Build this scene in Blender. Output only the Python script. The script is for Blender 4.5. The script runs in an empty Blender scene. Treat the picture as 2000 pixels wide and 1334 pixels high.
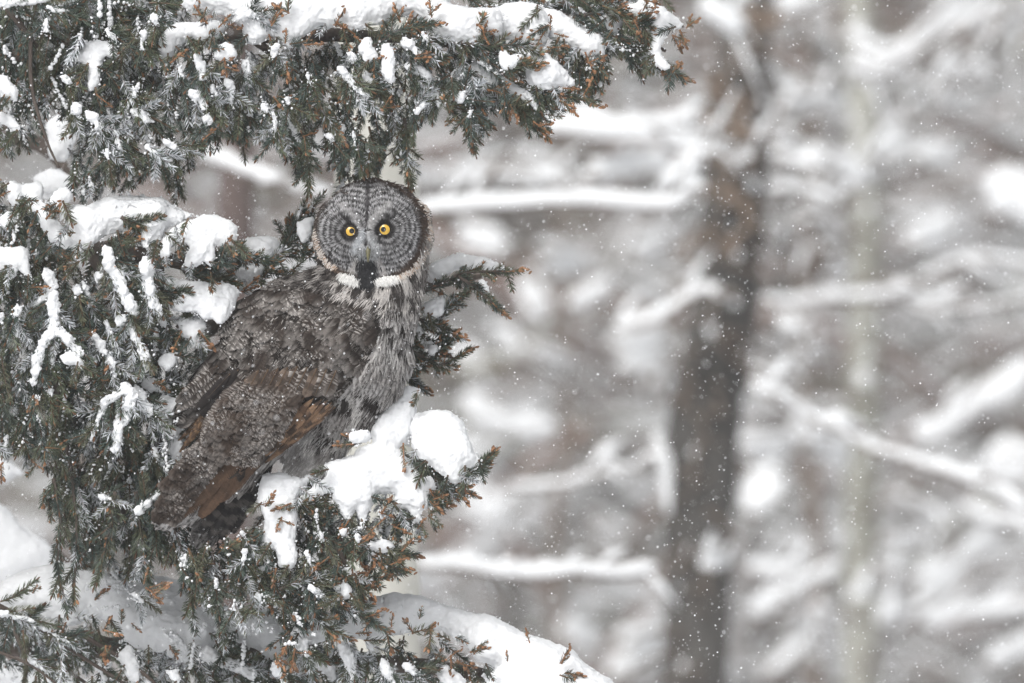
import bpy, bmesh, math, random
import numpy as np
from mathutils import Vector, Matrix
from mathutils.bvhtree import BVHTree

rng = np.random.default_rng(7)
random.seed(7)
S = bpy.context.scene
COL = S.collection

# ---------------------------------------------------------------- camera, world, sun, exposure
CAMD, CZ = 33.333, 5.0           # camera distance to the owl, height of the view axis above the ground
cam = bpy.data.cameras.new('camera'); camo = bpy.data.objects.new('camera', cam); COL.objects.link(camo)
camo.location = (0, -CAMD, CZ); camo.rotation_euler = (math.radians(90), 0, 0)
cam.lens = 600; cam.sensor_width = 36; cam.clip_end = 2000; cam.clip_start = 0.5
cam.dof.use_dof = True; cam.dof.focus_distance = CAMD - 0.1; cam.dof.aperture_fstop = 4.0
S.camera = camo

W = bpy.data.worlds.new('World'); S.world = W; W.use_nodes = True
nt = W.node_tree; bg = nt.nodes['Background']
sky = nt.nodes.new('ShaderNodeTexSky'); sky.sky_type = 'NISHITA'; sky.sun_disc = False
SUN_EL, SUN_AZ = math.radians(46), math.radians(208)
sky.sun_elevation = SUN_EL; sky.sun_rotation = SUN_AZ
sky.air_density = 1.0; sky.dust_density = 4.0; sky.ozone_density = 1.0
hs = nt.nodes.new('ShaderNodeHueSaturation'); hs.inputs['Saturation'].default_value = 0.10   # cloud cover greys the sky
nt.links.new(sky.outputs[0], hs.inputs['Color']); nt.links.new(hs.outputs[0], bg.inputs['Color'])
bg.inputs['Strength'].default_value = 0.13
sl = bpy.data.lights.new('sun', 'SUN'); sl.energy = 1.6; sl.angle = math.radians(30); sl.color = (1, .985, .96)
so = bpy.data.objects.new('sun', sl); COL.objects.link(so)
sd = Vector((math.sin(SUN_AZ)*math.cos(SUN_EL), math.cos(SUN_AZ)*math.cos(SUN_EL), math.sin(SUN_EL)))
so.rotation_euler = sd.to_track_quat('Z', 'Y').to_euler()
S.view_settings.view_transform = 'Standard'; S.view_settings.look = 'None'
S.view_settings.exposure = 0.25; S.view_settings.gamma = 1.0; S.view_settings.use_curve_mapping = False
S.render.engine = 'CYCLES'
S.cycles.use_denoising = True
S.cycles.max_bounces = 5; S.cycles.diffuse_bounces = 3; S.cycles.glossy_bounces = 2; S.cycles.volume_bounces = 1
S.cycles.transmission_bounces = 3; S.cycles.caustics_reflective = False; S.cycles.caustics_refractive = False

# ---------------------------------------------------------------- helpers
def P(px, py, y=0.0):
    """photo measurement (mm at the owl's distance) carried to the depth y metres behind the owl"""
    s = (CAMD + y) / CAMD
    return np.array([(px - 1000) / 1000 * s, y, CZ + (667 - py) / 1000 * s])
def PA(a, y):
    a = np.asarray(a, float); y = np.broadcast_to(np.asarray(y, float), a.shape[:1]); s = (CAMD + y) / CAMD
    return np.stack([(a[:, 0]-1000)/1000*s, y, CZ + (667-a[:, 1])/1000*s], 1)
def unit(v):
    v = np.asarray(v, float); n = np.linalg.norm(v, axis=-1, keepdims=True); return v / np.maximum(n, 1e-12)
def _h(i, j, k):
    n = (i*374761393 + j*668265263 + k*2147483647*3 + 1442695041) & 0xffffffff
    n = ((n ^ (n >> 13)) * 1274126177) & 0xffffffff
    return ((n ^ (n >> 16)) & 0xffff) / 65535.0
def vnoise(p, f=1.0):
    p = np.asarray(p, float) * f; i = np.floor(p).astype(np.int64); t = p - i; t = t*t*(3-2*t)
    x, y, z = i[..., 0], i[..., 1], i[..., 2]; u, v, w = t[..., 0], t[..., 1], t[..., 2]
    def L(dy, dz): return _h(x, y+dy, z+dz)*(1-u) + _h(x+1, y+dy, z+dz)*u
    return (L(0,0)*(1-v)+L(1,0)*v)*(1-w) + (L(0,1)*(1-v)+L(1,1)*v)*w     # 0..1

def tag(o, label=None, cat=None, group=None, kind=None):
    if label: o['label'] = label
    if cat: o['category'] = cat
    if group: o['group'] = group
    if kind: o['kind'] = kind
    return o
def empty(name, loc, label=None, cat=None, group=None):
    o = bpy.data.objects.new(name, None); COL.objects.link(o); o.location = loc; o.empty_display_size = .1
    return tag(o, label, cat, group)
def link(name, me, parent=None, kind=None):
    o = bpy.data.objects.new(name, me); COL.objects.link(o)
    if parent is not None:
        o.parent = parent
        w = Vector(); q = parent
        while q is not None: w = w + q.location; q = q.parent
        o.location = -w
    if kind: o['kind'] = kind
    return o
def mesh(name, V, F, mats, mi=None, col=None, smooth=False):
    V = np.asarray(V, np.float32); F = np.asarray(F, np.int32)
    me = bpy.data.meshes.new(name); k = F.shape[1]
    me.vertices.add(len(V)); me.vertices.foreach_set('co', V.ravel())
    me.loops.add(F.size); me.loops.foreach_set('vertex_index', F.ravel())
    me.polygons.add(len(F)); me.polygons.foreach_set('loop_start', np.arange(0, F.size, k, dtype=np.int32))
    me.polygons.foreach_set('loop_total', np.full(len(F), k, np.int32))
    if mi is not None: me.polygons.foreach_set('material_index', np.asarray(mi, np.int32))
    me.polygons.foreach_set('use_smooth', np.full(len(F), smooth))
    if col is not None:
        a = me.color_attributes.new('Col', 'FLOAT_COLOR', 'POINT')
        c = np.ones((len(V), 4), np.float32); c[:, :3] = col; a.data.foreach_set('color', c.ravel())
    for m in (mats if isinstance(mats, (list, tuple)) else [mats]): me.materials.append(m)
    me.update(); me.validate()
    return me

class Buf:
    """collects triangle soup"""
    def __init__(s): s.V, s.F, s.C, s.M, s.n = [], [], [], [], 0
    def add(s, V, F, C=None, M=0):
        V = np.asarray(V, float).reshape(-1, 3); F = np.asarray(F, int)
        if F.shape[1] == 4: F = np.concatenate([F[:, [0,1,2]], F[:, [0,2,3]]])
        s.V.append(V); s.F.append(F + s.n); s.n += len(V)
        c = np.ones((len(V), 3)) if C is None else np.broadcast_to(np.asarray(C, float), (len(V), 3)); s.C.append(c)
        s.M.append(np.full(len(F), M) if np.isscalar(M) else np.asarray(M))
    def mesh(s, name, mats, smooth=False):
        return mesh(name, np.concatenate(s.V), np.concatenate(s.F), mats, np.concatenate(s.M), np.concatenate(s.C), smooth)

def tube(pts, rad, sides=6, jit=0.0):
    """tapered tube along pts"""
    pts = np.asarray(pts, float); n = len(pts); rad = np.broadcast_to(np.asarray(rad, float), (n,))
    d = unit(np.gradient(pts, axis=0)); ref = np.array([0.13, 1.0, 0.07]) if abs(d[:, 1]).mean() < .8 else np.array([0, 0.1, 1.0])
    u = unit(np.cross(d, ref)); v = np.cross(d, u)
    a = np.linspace(0, 2*np.pi, sides, endpoint=False)
    R = rad[:, None, None] * (1 + (rng.random((n, sides, 1)) - .5) * jit)
    V = pts[:, None] + R * (np.cos(a)[None, :, None]*u[:, None] + np.sin(a)[None, :, None]*v[:, None])
    i = np.arange(n-1)[:, None]*sides; j = np.arange(sides)[None]; k = (j+1) % sides
    F = np.stack([i+j, i+k, i+sides+k, i+sides+j], -1).reshape(-1, 4)
    V = np.concatenate([V.reshape(-1, 3), pts[:1], pts[-1:]]); b = n*sides
    caps = [[k0, j0, b, b] for j0, k0 in zip(range(sides), [*range(1, sides), 0])] + [[(n-1)*sides+j0, (n-1)*sides+k0, b+1, b+1] for j0, k0 in zip(range(sides), [*range(1, sides), 0])]
    F3 = np.concatenate([F[:, [0,1,2]], F[:, [0,2,3]], np.array(caps)[:, :3]])
    return V, F3
def resample(pts, n):
    pts = np.asarray(pts, float)
    # catmull-rom
    Q = np.concatenate([2*pts[:1]-pts[1:2], pts, 2*pts[-1:]-pts[-2:-1]])
    t = np.linspace(0, len(pts)-1-1e-6, n); i = t.astype(int); f = (t-i)[:, None]
    a, b, c, d = Q[i], Q[i+1], Q[i+2], Q[i+3]
    return .5*((2*b)+(-a+c)*f+(2*a-5*b+4*c-d)*f*f+(-a+3*b-3*c+d)*f**3)

_t = (1+5**.5)/2
_bm = bmesh.new(); bmesh.ops.create_icosphere(_bm, subdivisions=2, radius=1)
ICO_V = np.array([v.co[:] for v in _bm.verts]); ICO_F = np.array([[v.index for v in f.verts] for f in _bm.faces]); _bm.free()
_bm = bmesh.new(); bmesh.ops.create_icosphere(_bm, subdivisions=1, radius=1)
ICO1_V = np.array([v.co[:] for v in _bm.verts]); ICO1_F = np.array([[v.index for v in f.verts] for f in _bm.faces]); _bm.free()

def balls_to_mesh(name, C, R, mat, voxel, smooth_it=6, noise=((40, .004), (140, .0012)), squash=None):
    """union of balls, remeshed to one skin"""
    C = np.asarray(C, float); R = np.asarray(R, float)
    if R.ndim == 1: R = np.repeat(R[:, None], 3, 1)
    V = (C[:, None] + ICO_V[None]*R[:, None]).reshape(-1, 3)
    F = (ICO_F[None] + (np.arange(len(C))*len(ICO_V))[:, None, None]).reshape(-1, 3)
    me = mesh(name+'_src', V, F, mat); o = bpy.data.objects.new('tmp', me); COL.objects.link(o)
    m = o.modifiers.new('r', 'REMESH'); m.mode = 'VOXEL'; m.voxel_size = voxel
    if smooth_it: s = o.modifiers.new('s', 'SMOOTH'); s.iterations = smooth_it; s.factor = .5
    dg = bpy.context.evaluated_depsgraph_get(); ev = o.evaluated_get(dg); e = bpy.data.meshes.new_from_object(ev)
    bpy.data.objects.remove(o); bpy.data.meshes.remove(me)
    n = len(e.vertices); co = np.empty(n*3, np.float32); e.vertices.foreach_get('co', co); co = co.reshape(-1, 3).astype(float)
    nr = np.empty(n*3, np.float32); e.vertices.foreach_get('normal', nr); nr = nr.reshape(-1, 3)
    for f, a in noise: co += nr * ((vnoise(co, f)-.5)*2*a)[:, None]
    e.vertices.foreach_set('co', co.astype(np.float32).ravel())
    e.polygons.foreach_set('use_smooth', np.ones(len(e.polygons), bool)); e.name = name
    e.materials.clear(); e.materials.append(mat); e.update()
    return e

# ---------------------------------------------------------------- materials
def new_mat(name):
    m = bpy.data.materials.new(name); m.use_nodes = True; t = m.node_tree; b = t.nodes['Principled BSDF']
    return m, t, b
def noise_node(t, scale, detail=4, rough=.6, coord='Object', vec=None):
    n = t.nodes.new('ShaderNodeTexNoise'); n.inputs['Scale'].default_value = scale
    n.inputs['Detail'].default_value = detail; n.inputs['Roughness'].default_value = rough
    tc = t.nodes.new('ShaderNodeTexCoord')
    mp = t.nodes.new('ShaderNodeMapping'); t.links.new(tc.outputs[coord], mp.inputs[0]); t.links.new(mp.outputs[0], n.inputs['Vector'])
    if vec: mp.inputs['Scale'].default_value = vec
    return n
def ramp(t, src, stops):
    r = t.nodes.new('ShaderNodeValToRGB'); el = r.color_ramp.elements
    while len(el) < len(stops): el.new(.5)
    for e, (p, c) in zip(el, stops): e.position = p; e.color = (*c, 1)
    t.links.new(src, r.inputs[0]); return r
def bump(t, b, src, strength, dist):
    n = t.nodes.new('ShaderNodeBump'); n.inputs['Strength'].default_value = strength; n.inputs['Distance'].default_value = dist
    t.links.new(src, n.inputs['Height']); t.links.new(n.outputs[0], b.inputs['Normal'])

def mat_snow(name, fine=420, dist=.002, base=(.76, .77, .785)):
    m, t, b = new_mat(name)
    n = noise_node(t, fine*.3, 6, .75)
    r = ramp(t, n.outputs['Fac'], [(.3, tuple(c*.95 for c in base)), (.65, base)])
    t.links.new(r.outputs[0], b.inputs['Base Color'])
    b.inputs['Roughness'].default_value = .75; b.inputs['Specular IOR Level'].default_value = .25
    bump(t, b, n.outputs['Fac'], .55, dist)
    b.inputs['Subsurface Weight'].default_value = .0
    return m
def mat_bark(name, c1, c2, scale=30, vec=(1, 1, .3), dist=.004):
    m, t, b = new_mat(name); n = noise_node(t, scale, 6, .7, vec=vec)
    r = ramp(t, n.outputs['Fac'], [(.3, c1), (.7, c2)]); t.links.new(r.outputs[0], b.inputs['Base Color'])
    b.inputs['Roughness'].default_value = .9; bump(t, b, n.outputs['Fac'], .8, dist); return m
def mat_attr(name, rough=.7, spec=.3, grain=None, trans=0):
    m, t, b = new_mat(name); a = t.nodes.new('ShaderNodeAttribute'); a.attribute_name = 'Col'
    src = a.outputs['Color']
    if grain:
        n = noise_node(t, grain[0], 4, .7); r = ramp(t, n.outputs['Fac'], [(.3, (1-grain[1],)*3), (.7, (1+grain[1],)*3)])
        x = t.nodes.new('ShaderNodeMix'); x.data_type = 'RGBA'; x.blend_type = 'MULTIPLY'; x.inputs[0].default_value = 1
        t.links.new(src, x.inputs[6]); t.links.new(r.outputs[0], x.inputs[7]); src = x.outputs[2]
    t.links.new(src, b.inputs['Base Color']); b.inputs['Roughness'].default_value = rough; b.inputs['Specular IOR Level'].default_value = spec
    return m
M_SNOW = mat_snow('snow'); M_FARSNOW = mat_snow('far_snow', 30, .01, (.80, .81, .82))
M_GROUND = mat_snow('ground_snow', 3, .05, (.8, .81, .83))
M_BARK = mat_bark('spruce_bark', (.035, .026, .021), (.12, .095, .08), 60)
M_NEEDLE = mat_attr('spruce_needles', .55, .35)
M_ASPEN = mat_bark('pale_aspen_bark', (.42, .41, .37), (.58, .57, .52), 6, (1, 1, .5), .003)
M_ASPENG = mat_bark('green_aspen_bark', (.20, .195, .165), (.42, .415, .375), 3.5, (1, 1, .4), .003)
M_DARKBARK = mat_bark('dark_bark', (.012, .011, .010), (.15, .14, .13), 3.6, (1, 1, .55), .01)
M_TWIG = mat_bark('brown_twig', (.10, .075, .06), (.20, .165, .14), 8)
M_RUST = mat_bark('dead_rust_foliage', (.15, .115, .09), (.30, .225, .17), 12)
M_FOREST = mat_attr('forest_mixed', .9, .1)
M_PLUME = mat_attr('plumage', .85, .12, (260, .22))
M_BODY = mat_bark('under_plumage', (.03, .025, .022), (.07, .06, .055), 90, (1, 1, 1), .002)

# ---------------------------------------------------------------- ground, hill
def build_ground():
    # one sheet: level clearing under the trees, rising to a wooded slope behind
    n = 110; xs = np.concatenate([np.linspace(-240, -60, 10), np.linspace(-55, 55, 60), np.linspace(60, 240, 10)])
    ys = np.concatenate([np.linspace(-100, -50, 6), np.linspace(-45, 110, 80), np.linspace(115, 230, 16)])
    X, Y = np.meshgrid(xs, ys); h = np.clip((Y-48)/95, 0, 1); h = h*h*(3-2*h)*34
    p = np.stack([X, Y, X*0], -1); Z = h + (vnoise(p, .12)-.5)*1.0 + (vnoise(p, .5)-.5)*.25
    Z = np.where(np.hypot(X, Y) < 5, Z*.3, Z)
    V = np.stack([X, Y, Z], -1).reshape(-1, 3); a, b = len(ys), len(xs)
    i = np.arange(a-1)[:, None]*b + np.arange(b-1)[None]; F = np.stack([i, i+1, i+b+1, i+b], -1).reshape(-1, 4)
    o = link('ground', mesh('ground', V, F, M_GROUND, smooth=True), kind='structure'); o['label'] = 'snow covered ground rising to a wooded slope'
def ground_z(x, y):
    h = min(max((y-48)/95, 0), 1); return h*h*(3-2*h)*34
build_ground()

# ---------------------------------------------------------------- blurred trees behind
def snow_strip(buf_s, buf_b, pts, r, wood=True):
    """snow lying along a bare branch"""
    n = max(6, int(len(pts)*4)); q = resample(pts, n)
    w = np.ones(n)*r; w *= .40 + 1.15*vnoise(q, 3.1); w[0] *= .5; w[-1] *= .4
    V, F = tube(q, w, 8, .3); V[:, 2] = q[:, 2].mean() + (V[:, 2]-q[:, 2].mean()); buf_s.add(V, F)
    if wood:
        qq = q.copy(); qq[:, 2] -= w*.85 ; V, F = tube(qq, np.linspace(r*.6, r*.35, n), 6, .2); buf_b.add(V, F)
def stroke(tree, pxpts, y, r, mat=None, wood=True, name='branch'):
    y = y*1.3; s = (CAMD+y)/CAMD; pts = PA(pxpts, y); pts[:, 1] += np.linspace(0, .5, len(pts))*(rng.random()-.5)
    if len(pts) == 1: pts = np.concatenate([pts-[r*.0006, 0, 0], pts+[r*.0006, 0, 0]])
    bs, bb = Buf(), Buf()
    if r >= 19:      # a broken heap of snow on several twigs rather than one roll
        for k in range(5):
            off = (rng.random((1, 3))-.5)*np.array([1.1, 1.5, 1.6])*r/1000*s; a = rng.normal()*.2
            p2 = pts+off; p2[:, 2] += (p2[:, 0]-p2[:, 0].mean())*a; snow_strip(bs, bb, p2, r*(.34+.3*rng.random())/1000*s, wood)
    else: snow_strip(bs, bb, pts, r/1000*s*.9, wood)
    for k in range(int(3+len(pts)*1.5)):      # side twigs, some snowed
        i = rng.integers(0, len(pts)-1); f = rng.random(); q0 = pts[i]*(1-f)+pts[i+1]*f; dd = unit(pts[i+1]-pts[i])*.8+np.array([0, rng.normal()*.4, rng.normal()*.6]); L = (.025+.075*rng.random())*s
        tw = np.array([q0, q0+dd*L*.5+[0, 0, .01], q0+dd*L]); rr = (.003+.004*rng.random())*s; V, F = tube(tw, [rr, rr*.8, rr*.3], 4); bb.add(V, F)
        if rng.random() < .6: tw[:, 2] += rr*1.4; V, F = tube(tw, np.array([.7, 1.5, .5])*rr*1.3, 5, .4); bs.add(V, F)
    wood = True
    if wood:
        b = link('branch', bb.mesh('branch', mat or M_TWIG, True), tree)
        link('snow', bs.mesh('snow', M_FARSNOW, True), b)
    else:
        link('snow_clump', bs.mesh('snow_clump', M_FARSNOW, True), tree)
def trunk_mesh(tree, pxpts, radii, y, mat, name='trunk', extend=True):
    y = y*1.3; s = (CAMD+y)/CAMD; pts = PA(pxpts, y)
    q = resample(pts, 28); rr = np.interp(np.linspace(0, 1, 28), np.linspace(0, 1, len(radii)), np.array(radii)/1000*s)
    if extend:
        base = np.array([q[-1, 0], y, ground_z(0, y)-.3]); q = np.concatenate([q, [base*.5+q[-1]*.5, base]]); rr = np.concatenate([rr, [rr[-1]*1.1, rr[-1]*1.4]])
        d = unit(q[0]-q[4]); q = np.concatenate([[q[0]+d*5, q[0]+d*2], q]); rr = np.concatenate([[rr[0]*.3, rr[0]*.75], rr])
    V, F = tube(q, rr, 14, .12); b = Buf(); b.add(V, F); return link(name, b.mesh(name, mat, True), tree)
def bg_tree(name, px, y, label, cat, group=None):
    y = y*1.3; s = (CAMD+y)/CAMD; return empty(name, ((px-1000)/1000*s, y, 0), label, cat, group)

TG = 'blurred trees standing behind the owl'
t = bg_tree('aspen_tree', 735, 2.2, 'smooth pale cream aspen trunk rising straight behind the owl', 'tree', TG)
trunk_mesh(t, [(737, -60), (735, 300), (733, 700), (735, 1100), (738, 1400)], [80, 82, 83, 84, 86], 2.2, M_ASPEN)
stroke(t, [(815, 1098), (900, 1098), (960, 1110), (1040, 1116), (1130, 1108), (1200, 1116), (1285, 1104)], 7, 16)
stroke(t, [(815, 404), (900, 396), (1000, 391), (1090, 386), (1200, 388), (1290, 396), (1345, 384)], 7.5, 14); stroke(t, [(1325, 372), (1345, 345), (1348, 310)], 8, 20)
stroke(t, [(650, 378), (560, 355), (480, 325), (390, 290)], 7, 15)
t = bg_tree('aspen_tree', 1685, 11, 'slim greenish grey aspen trunk right of the dark trunk', 'tree', TG)
GREEN_ASPEN = t
trunk_mesh(t, [(1672, -60), (1690, 300), (1688, 700), (1680, 1100), (1684, 1400)], [30, 31, 33, 34, 36], 13, M_ASPENG)
stroke(t, [(1490, 580), (1530, 586), (1620, 576), (1740, 570), (1800, 542), (1860, 512), (1920, 500), (2010, 510), (2100, 520)], 11, 14)
stroke(t, [(1745, 572), (1800, 600), (1860, 602), (1950, 590), (2060, 570)], 11, 10)
stroke(t, [(1465, 742), (1530, 778), (1600, 818), (1645, 832), (1665, 852), (1700, 872)], 8.5, 15)
stroke(t, [(1690, 868), (1760, 886), (1850, 915), (1910, 935), (2010, 990)], 8.5, 12)
stroke(t, [(1470, 712), (1538, 736)], 10, 19); stroke(t, [(1545, 706), (1595, 694)], 12, 16)
t = bg_tree('spruce_tree', 1400, 9, 'dark blurred conifer trunk with rusty dead tufts, standing right of the owl', 'tree', TG)
trunk_mesh(t, [(1462, -60), (1450, 150), (1437, 350), (1412, 600), (1378, 800), (1365, 1000), (1362, 1200), (1350, 1400)], [48, 56, 62, 66, 74, 70, 64, 62], 9.5, M_DARKBARK)
for (a, b_, r) in [((1385, 150), (1420, 215), 26), ((1390, 235), (1470, 250), 18), ((1395, 300), (1450, 300), 18), ((1410, 350), (1440, 395), 26), ((1345, 465), (1450, 460), 18), ((1470, 25), (1490, 30), 14)]:
    bb = Buf(); c = PA([a, b_], 9.3*1.3)
    for k in range(13):
        q = c[0]+(c[1]-c[0])*rng.random() + (rng.random(3)-.5)*r/1000*1.3; dd = unit(rng.normal(size=3)+[0, 0, -.6])*.08
        V, F = tube(np.array([q, q+dd*.5, q+dd]), [.008, .006, .002], 4); bb.add(V, F)
    link('dead_tuft', bb.mesh('dead_tuft', M_RUST), t)
stroke(t, [(1200, 634), (1280, 616), (1340, 580), (1380, 560), (1412, 582)], 9, 18)
stroke(t, [(1000, 948), (1100, 941), (1200, 916), (1260, 905)], 9, 10); stroke(t, [(1285, 860), (1300, 905)], 9, 24)
stroke(t, [(1040, 225), (1100, 236), (1200, 248), (1280, 250), (1362, 255)], 9, 20)
stroke(t, [(1375, 1102), (1425, 1094)], 9, 18); stroke(t, [(1362, 28), (1400, 34), (1445, 55)], 9, 30)
stroke(t, [(1150, 352), (1190, 340), (1250, 318), (1300, 308)], 9, 22)
stroke(t, [(850, 345), (950, 338), (1080, 352)], 10, 15)
stroke(t, [(1440, 312), (1475, 300)], 8.5, 14); stroke(t, [(1340, 290), (1400, 292)], 8.5, 13)
stroke(t, [(1445, 372), (1550, 364), (1600, 376), (1645, 388)], 10, 13)
def trunk_bits(tree, line, half, y, n_s=26, n_t=30):
    # wind-plastered snow, dead stubs and lichen on a far trunk
    B1, B2 = Buf(), Buf(); yy = y*1.3; s = (CAMD+yy)/CAMD; line = np.array(line, float)
    for k in range(n_s+n_t):
        u = rng.random()*(len(line)-1); i = int(u); q = line[i]*(1-u+i)+line[i+1]*(u-i); side = rng.normal()*.5; x = q[0]+np.clip(side, -1, 1)*half
        c = P(x, q[1], yy-half*.0009*s*math.sqrt(max(.05, 1-np.clip(side, -1, 1)**2)))
        if k < n_s: B1.add(ICO1_V*(.007+.016*rng.random())*s*np.array([.8, .6, 1.2])*(.7+.5*rng.random((len(ICO1_V), 1)))+c, ICO1_F)
        else:
            dd = unit(np.array([rng.normal(), -.6, rng.normal()*.5]))*(.08+.2*rng.random())*s*.5; V, F = tube(np.array([c, c+dd*.5, c+dd+[0, 0, -.03]]), [.007*s, .005*s, .002*s], 4); B2.add(V, F)
    link('plastered_snow', B1.mesh('plastered_snow', M_FARSNOW, True), tree, kind='stuff'); link('stubs', B2.mesh('stubs', M_TWIG), tree, kind='stuff')
trunk_bits(t, [(1462, -60), (1450, 150), (1437, 350), (1412, 600), (1378, 800), (1365, 1000), (1350, 1400)], 62, 9.5, 60, 90)
trunk_bits(GREEN_ASPEN, [(1672, -60), (1690, 300), (1688, 700), (1680, 1100), (1684, 1400)], 32, 13, 22, 16)
t = bg_tree('bare_tree', 1600, 12, 'bare brown tree hung with thick snow between dark and greenish trunks', 'tree', TG)
trunk_mesh(t, [(1560, -60), (1585, 300), (1560, 700), (1600, 1100), (1590, 1400)], [9, 11, 13, 15, 17], 14, M_TWIG)
for pts, r in [([(1525, 10), (1600, 2)], 22), ([(1528, 212), (1570, 196), (1612, 180), (1638, 174)], 19), ([(1508, 284), (1560, 292), (1600, 310)], 22), ([(1610, 315), (1650, 338), (1702, 344)], 30),
               ([(1560, 420), (1610, 432)], 34), ([(1600, 470), (1585, 515), (1645, 505)], 32), ([(1500, 450), (1520, 470)], 22), ([(1445, 882), (1545, 872)], 28), ([(1462, 968), (1520, 945)], 38),
               ([(1465, 1104), (1545, 1112)], 16), ([(1465, 1192), (1530, 1168), (1580, 1132), (1642, 1098)], 17), ([(1605, 1196), (1618, 1256)], 26), ([(1490, 1320), (1560, 1268)], 26), ([(1530, 640), (1580, 650)], 20), ([(1570, 870), (1650, 890)], 22)]:
    stroke(t, pts, 11+rng.random()*2, r)
t = bg_tree('bare_tree', 2150, 12, 'arching bare branches under snow at the right edge', 'tree', TG)
trunk_mesh(t, [(2120, -60), (2140, 300), (2150, 700), (2140, 1100), (2150, 1400)], [40, 42, 44, 46, 48], 13, M_DARKBARK)
for pts, r in [([(1668, 98), (1700, 116), (1750, 120), (1790, 90), (1840, 50), (1900, 15), (1960, -20)], 19), ([(1940, 74), (1970, 42), (2030, 0)], 19), ([(1822, 184), (1860, 152), (1900, 130), (1935, 108)], 22),
               ([(1712, 296), (1738, 266), (1765, 238)], 32), ([(1925, 384), (1970, 366), (2030, 400)], 34), ([(1795, 852), (1860, 820), (1920, 780), (2020, 735)], 22), ([(1930, 885), (2010, 905)], 44),
               ([(1735, 1216), (1742, 1180)], 26), ([(1785, 1174), (1860, 1110), (1940, 1050), (2040, 1015)], 19), ([(1805, 1212), (1900, 1190), (2040, 1176)], 16), ([(1940, 1295), (2040, 1262)], 26),
               ([(1880, 990), (1960, 1010), (2040, 1040)], 16), ([(1780, 470), (1860, 440)], 22), ([(1790, 300), (1850, 310)], 18), ([(1760, 960), (1800, 985)], 20), ([(1720, 1045), (1810, 1060)], 18)]:
    stroke(t, pts, 11+rng.random()*2.5, r)
t = bg_tree('bare_tree', 1150, 13, 'pale snow clotted thicket tree between the owl and the dark trunk', 'tree', TG)
trunk_mesh(t, [(1120, -60), (1090, 300), (1110, 700), (1080, 1100), (1100, 1400)], [8, 9, 11, 12, 14], 16, M_TWIG)
for pts, r in [([(1245, 492), (1295, 480)], 40), ([(1205, 690), (1290, 680)], 36), ([(1285, 720), (1292, 770)], 24), ([(1050, 500), (1120, 520)], 30), ([(900, 775), (1000, 830), (1090, 832)], 18),
               ([(1040, 690), (1100, 720)], 26), ([(1225, 1040), (1170, 1020)], 30), ([(1210, 1280), (1290, 1240)], 46), ([(1020, 560), (1060, 610)], 28), ([(900, 690), (960, 720)], 28), ([(1120, 600), (1190, 560)], 22),
               ([(900, 460), (980, 470)], 24), ([(1100, 1230), (1160, 1260)], 24), ([(900, 960), (980, 1010)], 24), ([(1170, 190), (1250, 200)], 14), ([(870, 890), (940, 880)], 22), ([(960, 640), (1010, 650)], 18)]:
    stroke(t, pts, 13+rng.random()*4, r)
t = bg_tree('bare_tree', 450, 12, 'brown blurred trunk seen under the top bough at left', 'tree', TG)
trunk_mesh(t, [(470, -60), (462, 300), (455, 700), (450, 1100), (450, 1400)], [34, 36, 38, 40, 42], 9, mat_bark('red_brown_bark', (.06, .045, .042), (.14, .105, .095), 10))

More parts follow.
